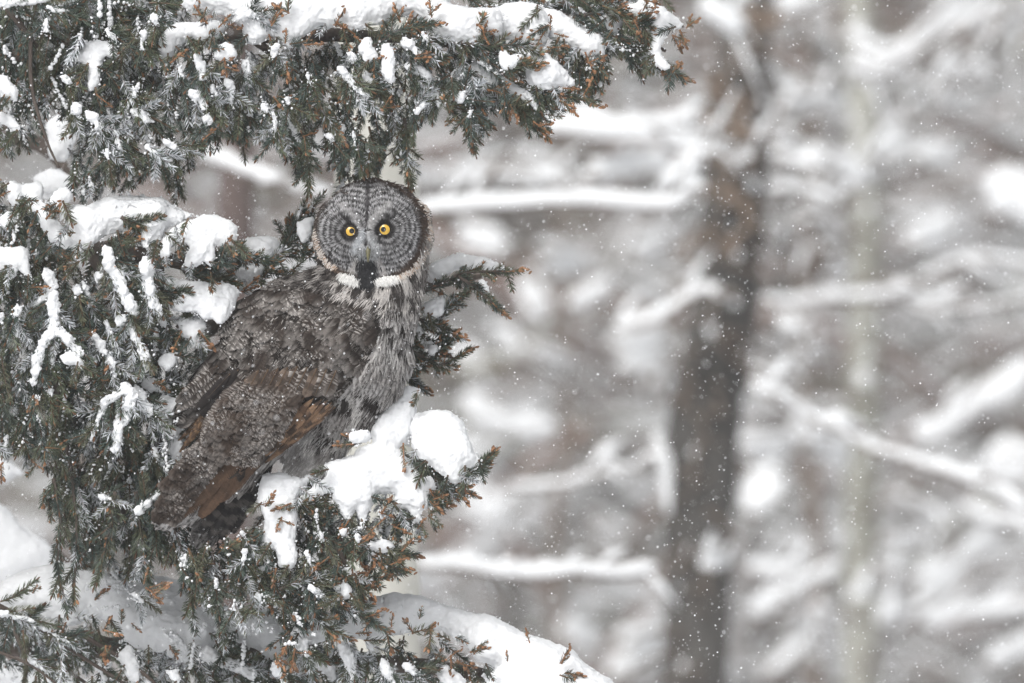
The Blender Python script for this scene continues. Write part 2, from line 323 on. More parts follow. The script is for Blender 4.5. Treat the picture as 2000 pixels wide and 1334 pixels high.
def build_forest():
    """far wood: reads as one mass of trunks and snowed twigs"""
    B = Buf(); browns = [(.16, .14, .13), (.20, .17, .15), (.12, .11, .10), (.17, .16, .13), (.19, .13, .11), (.10, .10, .095)]
    sn = np.array([.66, .67, .68])
    for k in range(150):
        y = 20 + 60*rng.random()**.8; s = (CAMD+y)/CAMD; x = (rng.random()-.5)*7.5*s; r = (.02+.07*rng.random()**2)*s*.6
        zb = ground_z(x, y)-.3; q = np.array([[x, y, zb], [x+(rng.random()-.5)*.4, y, zb+4], [x+(rng.random()-.5)*.8, y, zb+9], [x+(rng.random()-.5)*1.4, y, zb+15]])
        V, F = tube(resample(q, 8), np.linspace(r, r*.3, 8), 6); B.add(V, F, browns[k % 6])
    # twigs with snow on top
    for k in range(11000):
        y = 20 + 60*rng.random(); s = (CAMD+y)/CAMD; x = (rng.random()-.5)*4.2*s; z = CZ+(rng.random()-.5)*2.4*s
        L = (.15+.5*rng.random())*s*.7; a = rng.normal()*.5; d = np.array([math.cos(a)*(1 if rng.random() < .5 else -1), rng.normal()*.5, math.sin(a)])
        q = np.array([[x, y, z]])+np.array([0, .5, 1])[:, None]*d*L + np.array([0, .04*rng.normal(), 0])[:, None]*np.array([0, 0, 1])*s
        r = (.004+.013*rng.random()**2)*s
        V, F = tube(q, [r, r*.8, r*.3], 4); B.add(V, F, np.array(browns[rng.integers(6)])*(1.0+.5*rng.random()))
        if rng.random() < .42:
            q2 = q.copy(); q2[:, 2] += r*1.1; V, F = tube(q2, np.array([.6, 1.1, .5])*(r*.8+.008*s*rng.random()), 5, .4); B.add(V, F, sn)
    # the same wood to either side and above, coarser
    for k in range(170):
        y = 14 + 66*rng.random()**.8; s = (CAMD+y)/CAMD; x = (rng.random()-.5)*26*s
        if abs(x) < 2.4*s: continue
        r = (.03+.09*rng.random()**2)*s*.6; zb = ground_z(x, y)-.3; q = np.array([[x, y, zb], [x+(rng.random()-.5)*.4, y, zb+4], [x+(rng.random()-.5)*.8, y, zb+9], [x+(rng.random()-.5)*1.4, y, zb+15]])
        V, F = tube(resample(q, 8), np.linspace(r, r*.3, 8), 6); B.add(V, F, browns[k % 6])
    for k in range(12000):
        y = 16 + 62*rng.random(); s = (CAMD+y)/CAMD; x = (rng.random()-.5)*24*s; z = max(.3, CZ+(rng.random()-.45)*9*s)
        if abs(x) < 2.2*s and abs(z-CZ) < 1.4*s: continue
        L = (.4+.9*rng.random())*s*.7; a = rng.normal()*.5; d = np.array([math.cos(a)*(1 if rng.random() < .5 else -1), rng.normal()*.5, math.sin(a)])
        q = np.array([[x, y, z]])+np.array([0, .5, 1])[:, None]*d*L; r = (.008+.02*rng.random()**2)*s
        V, F = tube(q, [r, r*.8, r*.3], 4); B.add(V, F, np.array(browns[rng.integers(6)])*(.8+.4*rng.random()))
        if rng.random() < .4: q[:, 2] += r*1.1; V, F = tube(q, np.array([.6, 1.1, .5])*(r+.008*s*rng.random()), 5, .4); B.add(V, F, sn)
    o = link('forest', B.mesh('forest', M_FOREST), kind='stuff'); tag(o, 'far wood of bare trunks and snowed twigs dissolving in blur', 'forest')
build_forest()
def build_haze():
    x0, x1, y0, y1, z0, z1 = -250, 250, -110, 240, -2.2, 38
    V = [(x, y, z) for z in (z0, z1) for x, y in ((x0, y0), (x1, y0), (x1, y1), (x0, y1))]; F = [(0, 3, 2, 1), (4, 5, 6, 7), (0, 1, 5, 4), (1, 2, 6, 5), (2, 3, 7, 6), (3, 0, 4, 7)]
    m = bpy.data.materials.new('haze'); m.use_nodes = True; t = m.node_tree; t.nodes.remove(t.nodes['Principled BSDF'])
    v = t.nodes.new('ShaderNodeVolumePrincipled'); v.inputs['Color'].default_value = (.96, .97, .98, 1); v.inputs['Density'].default_value = .0007; v.inputs['Anisotropy'].default_value = .2
    t.links.new(v.outputs[0], t.nodes['Material Output'].inputs['Volume'])
    o = link('haze', mesh('haze', V, F, m), kind='stuff'); o['label'] = 'thin veil of falling snow hanging in the air'
build_haze()

# ---------------------------------------------------------------- the owl
def dist_poly(p, line):
    """distance of points p (n,2) to a polyline"""
    p = np.asarray(p, float); best = np.full(len(p), 1e9)
    for a, b in zip(line[:-1], line[1:]):
        a = np.asarray(a, float); b = np.asarray(b, float); ab = b-a
        t = np.clip(((p-a)@ab)/(ab@ab), 0, 1); best = np.minimum(best, np.linalg.norm(p-(a+t[:, None]*ab), axis=1))
    return best
def inside(p, poly):
    p = np.asarray(p, float); x, y = p[:, 0], p[:, 1]; c = np.zeros(len(p), bool); n = len(poly)
    for i in range(n):
        x1, y1 = poly[i]; x2, y2 = poly[(i+1) % n]
        if y1 == y2: continue
        k = ((y1 > y) != (y2 > y)) & (x < (x2-x1)*(y-y1)/(y2-y1)+x1); c ^= k
    return c
def to_px(co):
    s = (CAMD+co[:, 1])/CAMD; return np.stack([co[:, 0]/s*1000+1000, 667-(co[:, 2]-CZ)/s*1000], 1)
def sstep(a, b, x): t = np.clip((x-a)/(b-a), 0, 1); return t*t*(3-2*t)

def chain(pts, step=12):
    """(px,py,y_mm,radius_mm) stations -> ball centres and radii"""
    C, R = [], []
    for a, b in zip(pts[:-1], pts[1:]):
        a = np.array(a, float); b = np.array(b, float); n = max(2, int(np.linalg.norm((b-a)[:2])/step))
        for t in np.linspace(0, 1, n, endpoint=False): q = a+(b-a)*t; C.append(P(q[0], q[1], q[2]/1000)); R.append(q[3]/1000)
    q = pts[-1]; C.append(P(q[0], q[1], q[2]/1000)); R.append(q[3]/1000); return C, R

BODY_C, BODY_R = [], []
def part_balls(pts, sq=(1, 1, 1)):
    C, R = chain(pts); BODY_C.extend(C); BODY_R.extend([(r*sq[0], r*sq[1], r*sq[2]) for r in R])
# head: wide, a little flattened front to back
BODY_C.append(P(728, 463, .01)); BODY_R.append((.117, .100, .112))
BODY_C.append(P(722, 450, -.035)); BODY_R.append((.098, .066, .090))
part_balls([(735, 500, 10, 103), (728, 560, 5, 98), (705, 610, 0, 112), (680, 660, 0, 122)], (1, .85, 1))
part_balls([(640, 640, 5, 124), (600, 690, 10, 118), (570, 740, 12, 108), (520, 800, 14, 92), (475, 860, 15, 76), (430, 920, 15, 60), (380, 965, 12, 46), (345, 985, 10, 34)], (1, .78, 1))     # back and near wing
part_balls([(690, 680, 10, 118), (690, 730, 20, 92), (670, 775, 30, 86), (640, 810, 34, 72)], (1, .8, 1))        # belly
part_balls([(600, 860, 20, 42), (590, 900, 10, 30), (578, 935, 0, 20)], (1, .8, 1))            # feathered leg
part_balls([(655, 830, 20, 46), (640, 880, 10, 30), (625, 905, 0, 20)], (1, .8, 1))
part_balls([(575, 605, 12, 68), (530, 625, 20, 64), (500, 655, 24, 58), (485, 680, 28, 50), (432, 728, 32, 36), (385, 768, 30, 22), (358, 795, 28, 10)], (1, .8, 1))            # far wing
part_balls([(520, 850, 50, 30), (470, 930, 50, 32), (430, 1000, 48, 30), (415, 1020, 48, 26)], (1, .5, 1))        # tail core

owl_o = P(600, 935, -.01)
OWL = empty('owl', owl_o, 'large grey owl with yellow eyes perched on the snowy spruce bough', 'owl')
body_me = balls_to_mesh('body', BODY_C, BODY_R, M_BODY, .005, 8, noise=((30, .003),))
link('body', body_me, OWL)
_v = np.empty(len(body_me.vertices)*3); body_me.vertices.foreach_get('co', _v); _v = _v.reshape(-1, 3)
BVH = BVHTree.FromPolygons([Vector(v) for v in _v], [tuple(p.vertices) for p in body_me.polygons])
def cast(px, lift=0.0):
    """drop photo-plane points onto the front of the body"""
    out, nor, ok = [], [], []
    for x, y in px:
        o = P(x, y, -.6); o2 = P(x, y, 0.6); d = Vector(o2-o).normalized(); h = BVH.ray_cast(Vector(o), d, 1.5)
        if h[0] is None: out.append((0, 0, 0)); nor.append((0, -1, 0)); ok.append(False)
        else: out.append(h[0][:]); nor.append(h[1][:]); ok.append(True)
    out = np.array(out); nor = np.array(nor); nor[nor[:, 1] > 0] *= 1
    return out+nor*lift, nor, np.array(ok)

def ribbons(root, d, n, L, w, c0, c1, curve=.15):
    """soft tapering barbs: root (N,3), direction d, surface normal n"""
    N = len(root); s = unit(np.cross(d, n)); L = L[:, None]; w = w[:, None]*.5
    m = root+d*L*.5+n*L*curve; t = root+d*L+n*L*curve*.6
    V = np.stack([root-s*w, root+s*w, m-s*w*.85, m+s*w*.85, t], 1).reshape(-1, 3)
    i = np.arange(N)[:, None]*5; F = np.concatenate([i+np.array([[0, 1, 3]]), i+np.array([[0, 3, 2]]), i+np.array([[2, 3, 4]])])
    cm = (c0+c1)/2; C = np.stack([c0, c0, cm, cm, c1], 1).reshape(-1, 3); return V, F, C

def feathers(O, D, Nn, L, Wd, colfn, nb=13, arch=.10, barbang=.55, lift=0.004):
    """many feathers at once: rachis along D, barbs both sides, colour from colfn(t, x, i)"""
    N = len(O); Sd = unit(np.cross(D, Nn)); t = np.linspace(.04, 1, nb)
    T = np.tile(t, (N, 1)); prof = np.sqrt(np.clip(1-(np.maximum(T-.62, 0)/.40)**2, 0, 1))*sstep(-.1, .3, T)
    outV, outF, outC = [], [], []; base = 0
    for sg in (-1, 1):
        hw = prof*Wd[:, None]*.5; bl = L[:, None]/nb*1.25
        A = O[:, None]+D[:, None]*(T*L[:, None])[..., None]+Nn[:, None]*((arch*4*T*(1-T)*.5+.02)*L[:, None]+lift*T)[..., None]
        sd = Sd[:, None]*sg; jit = 1+(rng.random((N, nb, 1))-.5)*.13
        fw = D[:, None]*(hw*barbang*(1.0-.5*T))[..., None]
        M_ = A+sd*(hw*.55)[..., None]*jit+fw*.45-Nn[:, None]*(hw*.10)[..., None]
        E = A+sd*hw[..., None]*jit+fw*1.05*jit-Nn[:, None]*(hw*.34)[..., None]
        b = D[:, None]*(bl*.5)[..., None]+Nn[:, None]*(bl*.06)[..., None]
        V = np.stack([A-b, A+b, M_-b, M_+b, E-b*.5, E+b*.5], 2).reshape(-1, 3)
        k = np.arange(N*nb)[:, None]*6; q = [[0, 1, 3], [0, 3, 2], [2, 3, 5], [2, 5, 4]] if sg > 0 else [[0, 3, 1], [0, 2, 3], [2, 5, 3], [2, 4, 5]]
        F = (k[:, None]+np.array(q)[None]).reshape(-1, 3)
        idx = np.repeat(np.arange(N), nb); tt = T.reshape(-1)
        cc = [colfn(tt, np.full(N*nb, x), idx, X.reshape(-1, 3)) for x, X in ((.03, A), (.5, M_), (.97, E))]
        C = np.stack([cc[0], cc[0], cc[1], cc[1], cc[2], cc[2]], 1).reshape(-1, 3)
        outV.append(V); outF.append(F+base); outC.append(C); base += len(V)
    return np.concatenate(outV), np.concatenate(outF), np.concatenate(outC)
def mix(a, b, t): t = np.asarray(t)[:, None]; return np.asarray(a)*(1-t)+np.asarray(b)*t

DK = np.array([.020, .016, .014]); MD = np.array([.044, .035, .031]); LT = np.array([.38, .355, .335]); BR = np.array([.10, .065, .045])
def col_verm(freq, lightness=.5, warm=0.0):
    def f(t, x, i, X):
        ph = _h(i, i*3+1, i*7)*6.28; n = vnoise(X, 85)
        wv = np.sin(6.283*(t*freq-.9*x*x)+ph+n*9+4*vnoise(X, 230))
        patch = sstep(.40, .66, vnoise(X, 26)+.3*(vnoise(X, 70)-.5))*.95+.05
        shaft = sstep(.06, .42, x); fringe = sstep(.62, .95, t+.35*x*x+.25*(n-.5))*sstep(.3, .6, vnoise(X+9, 33)); heart = 1-sstep(.10, .45, x+.3*(n-.5))*1.0
        w = sstep(-.1, .95, wv)*patch*lightness*(.35+.65*shaft)
        base = mix(DK, MD, np.clip(vnoise(X, 40)*.9+.25*x, 0, 1)); base = mix(base, BR*.8, np.full(len(t), warm)*vnoise(X+5, 18))
        w = np.maximum(w, fringe*lightness*.36)*(1-.55*heart*(t > .2)); base = base*(1-.45*heart)[:, None]
        return mix(base, LT, np.clip(w, 0, 1))
    return f
def col_belly(t, x, i, X):
    n = vnoise(X, 60); streak = 1-sstep(.10, .38, x+.12*(n-.5)); bars = sstep(.3, .8, np.sin(t*19+n*5))*.35*sstep(.3, .6, t)
    lt = mix((.50, .485, .475), (.24, .225, .215), vnoise(X, 30)); return mix(lt, (.055, .048, .045), np.clip(streak*.9+bars*(1-.5*x), 0, 1))
def col_head(t, x, i, X):
    n = vnoise(X, 130); return mix((.055, .045, .04), (.36, .33, .31), sstep(.5, .8, n)*sstep(.3, .9, t))

# --- scatter roots over the whole skin
tri = np.array([[p.vertices[0], p.vertices[1], p.vertices[2]] for p in body_me.polygons] + [[p.vertices[0], p.vertices[2], p.vertices[3]] for p in body_me.polygons if len(p.vertices) > 3])
ta = _v[tri[:, 0]]; tb = _v[tri[:, 1]]; tc_ = _v[tri[:, 2]]; cr = np.cross(tb-ta, tc_-ta); ar = np.linalg.norm(cr, axis=1)/2; tn = unit(cr)
def sample_skin(n):
    k = rng.choice(len(tri), n, p=ar/ar.sum()); u = rng.random((n, 2)); fl = u.sum(1) > 1; u[fl] = 1-u[fl]
    p = ta[k]+(tb[k]-ta[k])*u[:, :1]+(tc_[k]-ta[k])*u[:, 1:]; nn = tn[k]; return p, nn
WING_EDGE = [(752, 590), (745, 640), (725, 700), (690, 755), (649, 790), (607, 836), (560, 862), (515, 905), (430, 960), (330, 1010)]
def belly_side(px):
    """true where a point lies on the breast and belly side of the folded wing"""
    poly = WING_EDGE+[(330, 1100), (1000, 1100), (1000, 560), (770, 560)]
    return inside(px, poly)
def flow(px):
    tgt = np.array([300., 1010.]); d = unit(tgt-px)
    b = belly_side(px); w = sstep(560, 640, px[:, 1])[:, None]
    db = np.stack([-.30-.0012*(px[:, 1]-600), np.ones(len(px))], 1)
    dn = np.stack([(px[:, 0]-735)*.006-.15, np.ones(len(px))*.9], 1)        # neck: down and out from under the disc
    d = np.where(b[:, None], unit(db), d); wn = (1-sstep(540, 610, px[:, 1]))[:, None]
    d = unit(d*(1-wn)+unit(dn)*wn)
    return np.stack([d[:, 0], np.zeros(len(px)), -d[:, 1]], 1)
def tangent(d, n): return unit(d-n*(d*n).sum(1, keepdims=True))

p, n_ = sample_skin(9000); px = to_px(p)
head_r = np.hypot((px[:, 0]-725)/1.05, px[:, 1]-462)
tailz = (px[:, 1]-px[:, 0]*.2 > 875) & (px[:, 0] < 560)
legz = inside(px, [(545, 850), (700, 800), (720, 870), (640, 960), (540, 960)])
is_b = belly_side(px); neck = (px[:, 1] < 560) & (head_r > 90)
headz = (head_r < 118) & (px[:, 1] < 565)
# order so that lower feathers sit under the ones above
def emit(name, sel, Lr, Wr, colfn, nb, arch=.1, lift=.004, parent=OWL):
    O = p[sel]; Nn = n_[sel]; D = tangent(flow(px[sel]), Nn); D = unit(D+rng.normal(size=D.shape)*.07); D = tangent(D, Nn)
    k = len(O); L = (Lr[0]+(Lr[1]-Lr[0])*rng.random(k))/1000; Wd = (Wr[0]+(Wr[1]-Wr[0])*rng.random(k))/1000
    D2 = unit(D+Nn*.045); V, F, C = feathers(O, D2, Nn, L, Wd, colfn, nb, arch, lift=lift)
    b = Buf(); b.add(V, F, C); o = link(name, b.mesh(name, M_PLUME), parent, kind='stuff'); return o
back = ~is_b & ~headz & ~tailz & ~legz & ~neck
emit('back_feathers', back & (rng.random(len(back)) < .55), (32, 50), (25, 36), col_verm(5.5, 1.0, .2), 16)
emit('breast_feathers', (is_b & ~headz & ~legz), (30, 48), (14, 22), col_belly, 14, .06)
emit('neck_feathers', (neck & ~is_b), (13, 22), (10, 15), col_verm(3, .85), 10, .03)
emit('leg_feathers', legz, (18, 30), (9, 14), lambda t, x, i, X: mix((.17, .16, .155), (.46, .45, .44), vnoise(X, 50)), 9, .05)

# loose barbs over breast and neck make them fluffy
def fuzz(name, cnt, poly, L, w, colfn, dirfn=None, lift=.15, lay=.004):
    poly = np.array(poly, float); lo, hi = poly.min(0), poly.max(0); q = lo+(hi-lo)*rng.random((cnt*3, 2)); q = q[inside(q, poly)][:cnt]
    pos, nor, ok = cast(q); q, pos, nor = q[ok], pos[ok], nor[ok]; d = flow(q) if dirfn is None else dirfn(q)
    d = tangent(d, nor); d = unit(d+nor*lift*.6+rng.normal(size=d.shape)*.16); k = len(q)
    c0, c1 = colfn(q, pos); V, F, C = ribbons(pos+nor*lay, d, nor, (L[0]+(L[1]-L[0])*rng.random(k))/1000, (w[0]+(w[1]-w[0])*rng.random(k))/1000, c0, c1, lift)
    b = Buf(); b.add(V, F, C); return link(name, b.mesh(name, M_PLUME), OWL, kind='stuff')
def breast_col(q, X):
    a = np.stack([X[:, 0]*1.0+.35*X[:, 2], X[:, 1]*.3, X[:, 2]*.28-X[:, 0]*.1], 1)       # blotches stretched down the breast
    s_ = vnoise(a, 52)*.65+vnoise(a+3, 170)*.35; w = sstep(.42, .58, s_)
    edge = sstep(735, 840, q[:, 0]-(q[:, 1]-700)*-.35)*.35
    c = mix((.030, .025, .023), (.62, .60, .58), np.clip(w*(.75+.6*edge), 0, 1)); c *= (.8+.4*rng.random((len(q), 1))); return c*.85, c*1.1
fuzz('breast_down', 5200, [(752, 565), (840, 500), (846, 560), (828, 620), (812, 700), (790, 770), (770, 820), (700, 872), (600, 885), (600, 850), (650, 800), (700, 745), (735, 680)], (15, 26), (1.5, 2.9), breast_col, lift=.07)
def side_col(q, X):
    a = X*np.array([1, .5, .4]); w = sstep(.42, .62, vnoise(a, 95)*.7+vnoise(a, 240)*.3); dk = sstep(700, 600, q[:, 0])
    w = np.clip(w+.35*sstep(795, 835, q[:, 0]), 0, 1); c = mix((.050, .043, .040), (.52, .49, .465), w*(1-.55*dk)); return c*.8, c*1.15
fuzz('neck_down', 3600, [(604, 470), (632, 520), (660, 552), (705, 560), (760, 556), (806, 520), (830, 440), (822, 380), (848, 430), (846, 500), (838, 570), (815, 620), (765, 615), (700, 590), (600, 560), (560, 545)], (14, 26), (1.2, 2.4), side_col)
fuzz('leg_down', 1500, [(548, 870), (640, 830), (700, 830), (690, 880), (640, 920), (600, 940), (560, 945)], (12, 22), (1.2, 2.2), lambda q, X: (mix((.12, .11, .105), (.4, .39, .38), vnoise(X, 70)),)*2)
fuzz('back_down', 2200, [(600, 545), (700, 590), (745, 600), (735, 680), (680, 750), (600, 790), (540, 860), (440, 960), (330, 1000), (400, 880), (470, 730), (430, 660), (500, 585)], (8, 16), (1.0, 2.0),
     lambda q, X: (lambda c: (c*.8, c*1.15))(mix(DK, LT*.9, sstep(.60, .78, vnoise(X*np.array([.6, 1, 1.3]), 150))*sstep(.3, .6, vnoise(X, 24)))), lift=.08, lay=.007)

# --- facial disc
EL, ER = np.array([684.5, 452.]), np.array([751.5, 448.5]); FC = np.array([721., 449.])
def face():
    cnt = 30000; q = FC+(rng.random((cnt, 2))-.5)*2*[104, 98]
    rr = np.hypot((q[:, 0]-FC[0])/94, (q[:, 1]-FC[1])/89); q = q[(rr < 1.03)]; rr = np.hypot((q[:, 0]-FC[0])/94, (q[:, 1]-FC[1])/89)
    pos, nor, ok = cast(q); q, pos, nor, rr = q[ok], pos[ok], nor[ok], rr[ok]
    left = q[:, 0] < 718; E = np.where(left[:, None], EL, ER); dv = q-E; dist = np.linalg.norm(dv, axis=1); keep = dist > 11.5
    q, pos, nor, rr, left, dv, dist = q[keep], pos[keep], nor[keep], rr[keep], left[keep], dv[keep], dist[keep]
    dd = unit(dv); dd = np.where((dist < 14)[:, None], dd, dd)
    # between the eyes the barbs run up the forehead or down to the beak
    mid = np.exp(-((q[:, 0]-718)/9)**2)[:, None]; vert = np.stack([0*dist, np.where(q[:, 1] < 450, -1., 1.)], 1); dd = unit(dd*(1-mid)+vert*mid)
    D = tangent(np.stack([dd[:, 0], np.zeros(len(q)), -dd[:, 1]], 1), nor); D = unit(D+rng.normal(size=D.shape)*.13+nor*.18)
    n1 = vnoise(pos, 55); n2 = vnoise(pos, 260)
    ring = .5+.5*np.sin(2*np.pi*(dist*(1+.05*(n1-.5)))/9.3+n1*3.5); ring = sstep(.25, .85, ring*.85+n2*.42-.14)
    c = mix((.036, .034, .034), (.36, .355, .36), ring*(.45+.55*sstep(12, 40, dist))+.04)
    def add(c, line, r, colr, amt=1.0, soft=.5):
        d = dist_poly(q, line); return mix(c, colr, amt*(1-sstep(r*soft, r*1.3, d+4*(n2-.5))))
    c = add(c, [(718, 366), (717, 420), (712, 470)], 5.5, (.03, .026, .028), .85)
    c = add(c, [(670, 408), (688, 424), (702, 450)], 6.5, (.46, .45, .45), .62, .0); c = add(c, [(757, 408), (740, 422), (722, 450)], 8, (.50, .49, .485), .68, .0)
    c = add(c, [(668, 424), (682, 436), (695, 450)], 3.2, (.02, .018, .018), .9); c = add(c, [(766, 428), (748, 434), (738, 446), (742, 462)], 3.8, (.02, .018, .018), .9)
    c = add(c, [(705, 455), (692, 482)], 8, (.42, .44, .46), .75, .2); c = add(c, [(722, 455), (740, 482)], 8, (.48, .49, .50), .75, .2)
    c = add(c, [(697, 502), (688, 528)], 7, (.40, .385, .37), .85, .2); c = add(c, [(738, 502), (748, 528)], 8, (.42, .40, .39), .85, .2)
    c = add(c, [(717, 505), (716, 555)], 12, (.018, .017, .018), .97, .55)
    for E_ in (EL, ER): d = np.linalg.norm(q-E_, axis=1); c = mix(c, (.016, .014, .014), .95*(1-sstep(12.5, 16.5, d+3*(n2-.5))))
    rim = sstep(.92, 1.03, rr+.05*(n1-.5)); c = mix(c, (.050, .036, .030), rim)
    c *= (.75+.5*rng.random((len(c), 1)))
    k = len(q); L = (6+5*rng.random(k))*np.clip((dist-8)/12, .35, 1.25)/1000
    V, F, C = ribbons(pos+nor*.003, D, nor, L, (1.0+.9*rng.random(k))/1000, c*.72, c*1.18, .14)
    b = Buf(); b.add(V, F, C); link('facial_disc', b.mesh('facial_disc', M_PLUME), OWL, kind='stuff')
    # ruff: dark brown band with pale ticks, standing proud round the disc
    b = Buf(); m = 7000; a = rng.random(m)*2*np.pi; wide = 7+7*sstep(-.3, .9, np.cos(a))+3*sstep(0, 1, -np.sin(a)*0+np.cos(a+.9))
    off = rng.random(m); R = 1+(off*wide)/92; q = FC+np.stack([np.cos(a)*95*R, -np.sin(a)*90*R], 1)
    pos, nor, ok = cast(q); a, off, q, pos, nor = a[ok], off[ok], q[ok], pos[ok], nor[ok]
    out = np.stack([np.cos(a), np.zeros(len(a)), np.sin(a)], 1); tng = np.stack([np.sin(a), np.zeros(len(a)), -np.cos(a)], 1)*np.where(np.cos(a) > 0, 1, -1)[:, None]
    D = tangent(out*.9+tng*.5, nor); D = unit(D+rng.normal(size=D.shape)*.12+nor*.25)
    c = mix((.060, .042, .034), (.17, .12, .09), sstep(.3, .9, off)*.8*sstep(.35, .7, vnoise(pos, 120))); c = c*(.7+.6*rng.random((len(c), 1)))
    V, F, C = ribbons(pos+nor*.003, D, nor, (6+5*rng.random(len(a)))/1000, (1.2+1.1*rng.random(len(a)))/1000, c*.8, c*1.2, .15); b.add(V, F, C)
    # pale ticks on the outer rim
    ang = np.concatenate([np.radians(np.arange(-75, 62, .9)), np.radians(np.arange(182, 232, 1.1))]); ang = ang+rng.normal(size=len(ang))*.02
    rep = 6; ang = np.repeat(ang, rep)+rng.normal(size=len(ang)*rep)*.008
    wd = np.where(np.cos(ang) > 0, 12+6*sstep(-.5, .6, np.cos(ang)), 5); q = FC+np.stack([np.cos(ang)*(96+wd), -np.sin(ang)*(90+wd*.9)], 1)+rng.normal(size=(len(ang), 2))*2.6
    pos, nor, ok = cast(q); ang, pos, nor, q = ang[ok], pos[ok], nor[ok], q[ok]
    D = tangent(np.stack([np.cos(ang), 0*ang, np.sin(ang)], 1), nor); D = unit(D+nor*.3+rng.normal(size=D.shape)*.1)
    c = mix((.62, .58, .54), (.34, .21, .13), rng.random(len(ang))**2.2)
    V, F, C = ribbons(pos+nor*.006, D, nor, (4.5+4*rng.random(len(ang)))/1000, (1.8+1.3*rng.random(len(ang)))/1000, c*.75, c, .1); b.add(V, F, C)
    link('ruff', b.mesh('ruff', M_PLUME), OWL, kind='stuff')
    # crown of fine speckle above the disc
    fuzz('crown', 2600, [(604, 470), (612, 430), (632, 395), (665, 365), (700, 352), (740, 348), (780, 356), (812, 376), (836, 410), (846, 450), (828, 440), (812, 400), (780, 372), (740, 362), (690, 366), (655, 388), (632, 420), (622, 470)], (6, 12), (1.2, 2.4),
         lambda q, X: (lambda c: (c*.7, c*1.2))(mix((.045, .033, .03), (.50, .46, .43), sstep(.62, .8, vnoise(X, 170)))), lambda q: np.stack([(q[:, 0]-722)*.01, 0*q[:, 0]+.1, (450-q[:, 1])*.01-.2], 1), .2)
    # white bow tie and black bib
    b = Buf()
    for line, r, colr, m in (([(672, 540), (686, 545), (700, 549)], 5.2, (.74, .73, .71), 520), ([(734, 549), (750, 547), (768, 543)], 5.6, (.74, .73, .71), 560), ([(717, 506), (716, 530), (717, 556)], 12.5, (.026, .026, .028), 1300)):
        line = np.array(line, float); tt = rng.random(m)*(len(line)-1); i = tt.astype(int); f = (tt-i)[:, None]; q = line[i]*(1-f)+line[i+1]*f+rng.normal(size=(m, 2))*[r*.55, r*.5]
        pos, nor, ok = cast(q); pos, nor, q = pos[ok], nor[ok], q[ok]; D = tangent(np.tile([0., -.1, -1.], (len(q), 1))+np.stack([(q[:, 0]-717)*.012, 0*q[:, 0], 0*q[:, 0]], 1), nor); D = unit(D+rng.normal(size=D.shape)*.15+nor*.2)
        c = np.tile(colr, (len(q), 1))*(.8+.35*rng.random((len(q), 1))); V, F, C = ribbons(pos+nor*.007, D, nor, (7+11*rng.random(len(q)))/1000, (1.0+1.0*rng.random(len(q)))/1000, c, c*.9, .16); b.add(V, F, np.minimum(C, .85))
    link('bib', b.mesh('bib', M_PLUME), OWL, kind='stuff')
face()

def eye(center, r, pup, name='eye'):
    c3, nr, ok = cast([center]); ctr = c3[0]+np.array([0, .0035, 0])
    m, t, bs = new_mat('eye_white'); 
    ball, tb_, bb_ = MATS_EYE['rim']; rad = (r+3.2)/1000
    V = ICO_V*[rad, rad*.75, rad]; bme = Buf(); bme.add(V+ctr, ICO_F); e = link(name, bme.mesh('eye', ball, True), OWL)
    def dome(name, cx, cz, rr, lift, mat, par):
        n = 40; rings = 7; vs = []; 
        for k in range(rings+1):
            q = k/rings; a = np.linspace(0, 2*np.pi, n, endpoint=False)
            vs.append(np.stack([ctr[0]+cx+np.cos(a)*rr*q, np.full(n, ctr[1]-rad*.75*math.sqrt(max(0, 1-(rr*q/rad)**2*.9))-lift), ctr[2]+cz+np.sin(a)*rr*q], 1))
        V = np.concatenate(vs); F = [[k*n+i, k*n+(i+1) % n, (k+1)*n+(i+1) % n, (k+1)*n+i] for k in range(rings) for i in range(n)]
        b = Buf(); b.add(V, F); return link(name, b.mesh(name, mat, True), par)
    dome('iris', 0, 0, r/1000, .0012, MATS_EYE['iris'][0], e)
    dome('pupil', (pup[0]-center[0])/1000, -(pup[1]-center[1])/1000, 5.0/1000, .0020, MATS_EYE['pupil'][0], e)
MATS_EYE = {k: new_mat(k) for k in ('rim', 'iris', 'pupil')}
def setm(k, c, r, s=.5, coat=0): b = MATS_EYE[k][2]; b.inputs['Base Color'].default_value = (*c, 1); b.inputs['Roughness'].default_value = r; b.inputs['Coat Weight'].default_value = coat; b.inputs['Coat Roughness'].default_value = .03
setm('rim', (.012, .01, .01), .5); setm('pupil', (.004, .004, .004), .15); setm('iris', (.68, .46, .04), .3, coat=.6)
_m, _t2, _b = MATS_EYE['iris']; _n = noise_node(_t2, 900, 3, .6); _r = ramp(_t2, _n.outputs['Fac'], [(.3, (.46, .27, .02)), (.7, (.70, .43, .045))]); _t2.links.new(_r.outputs[0], _b.inputs['Base Color'])
eye(EL, 8.7, (687.2, 451)); eye(ER, 9.8, (748.8, 448))
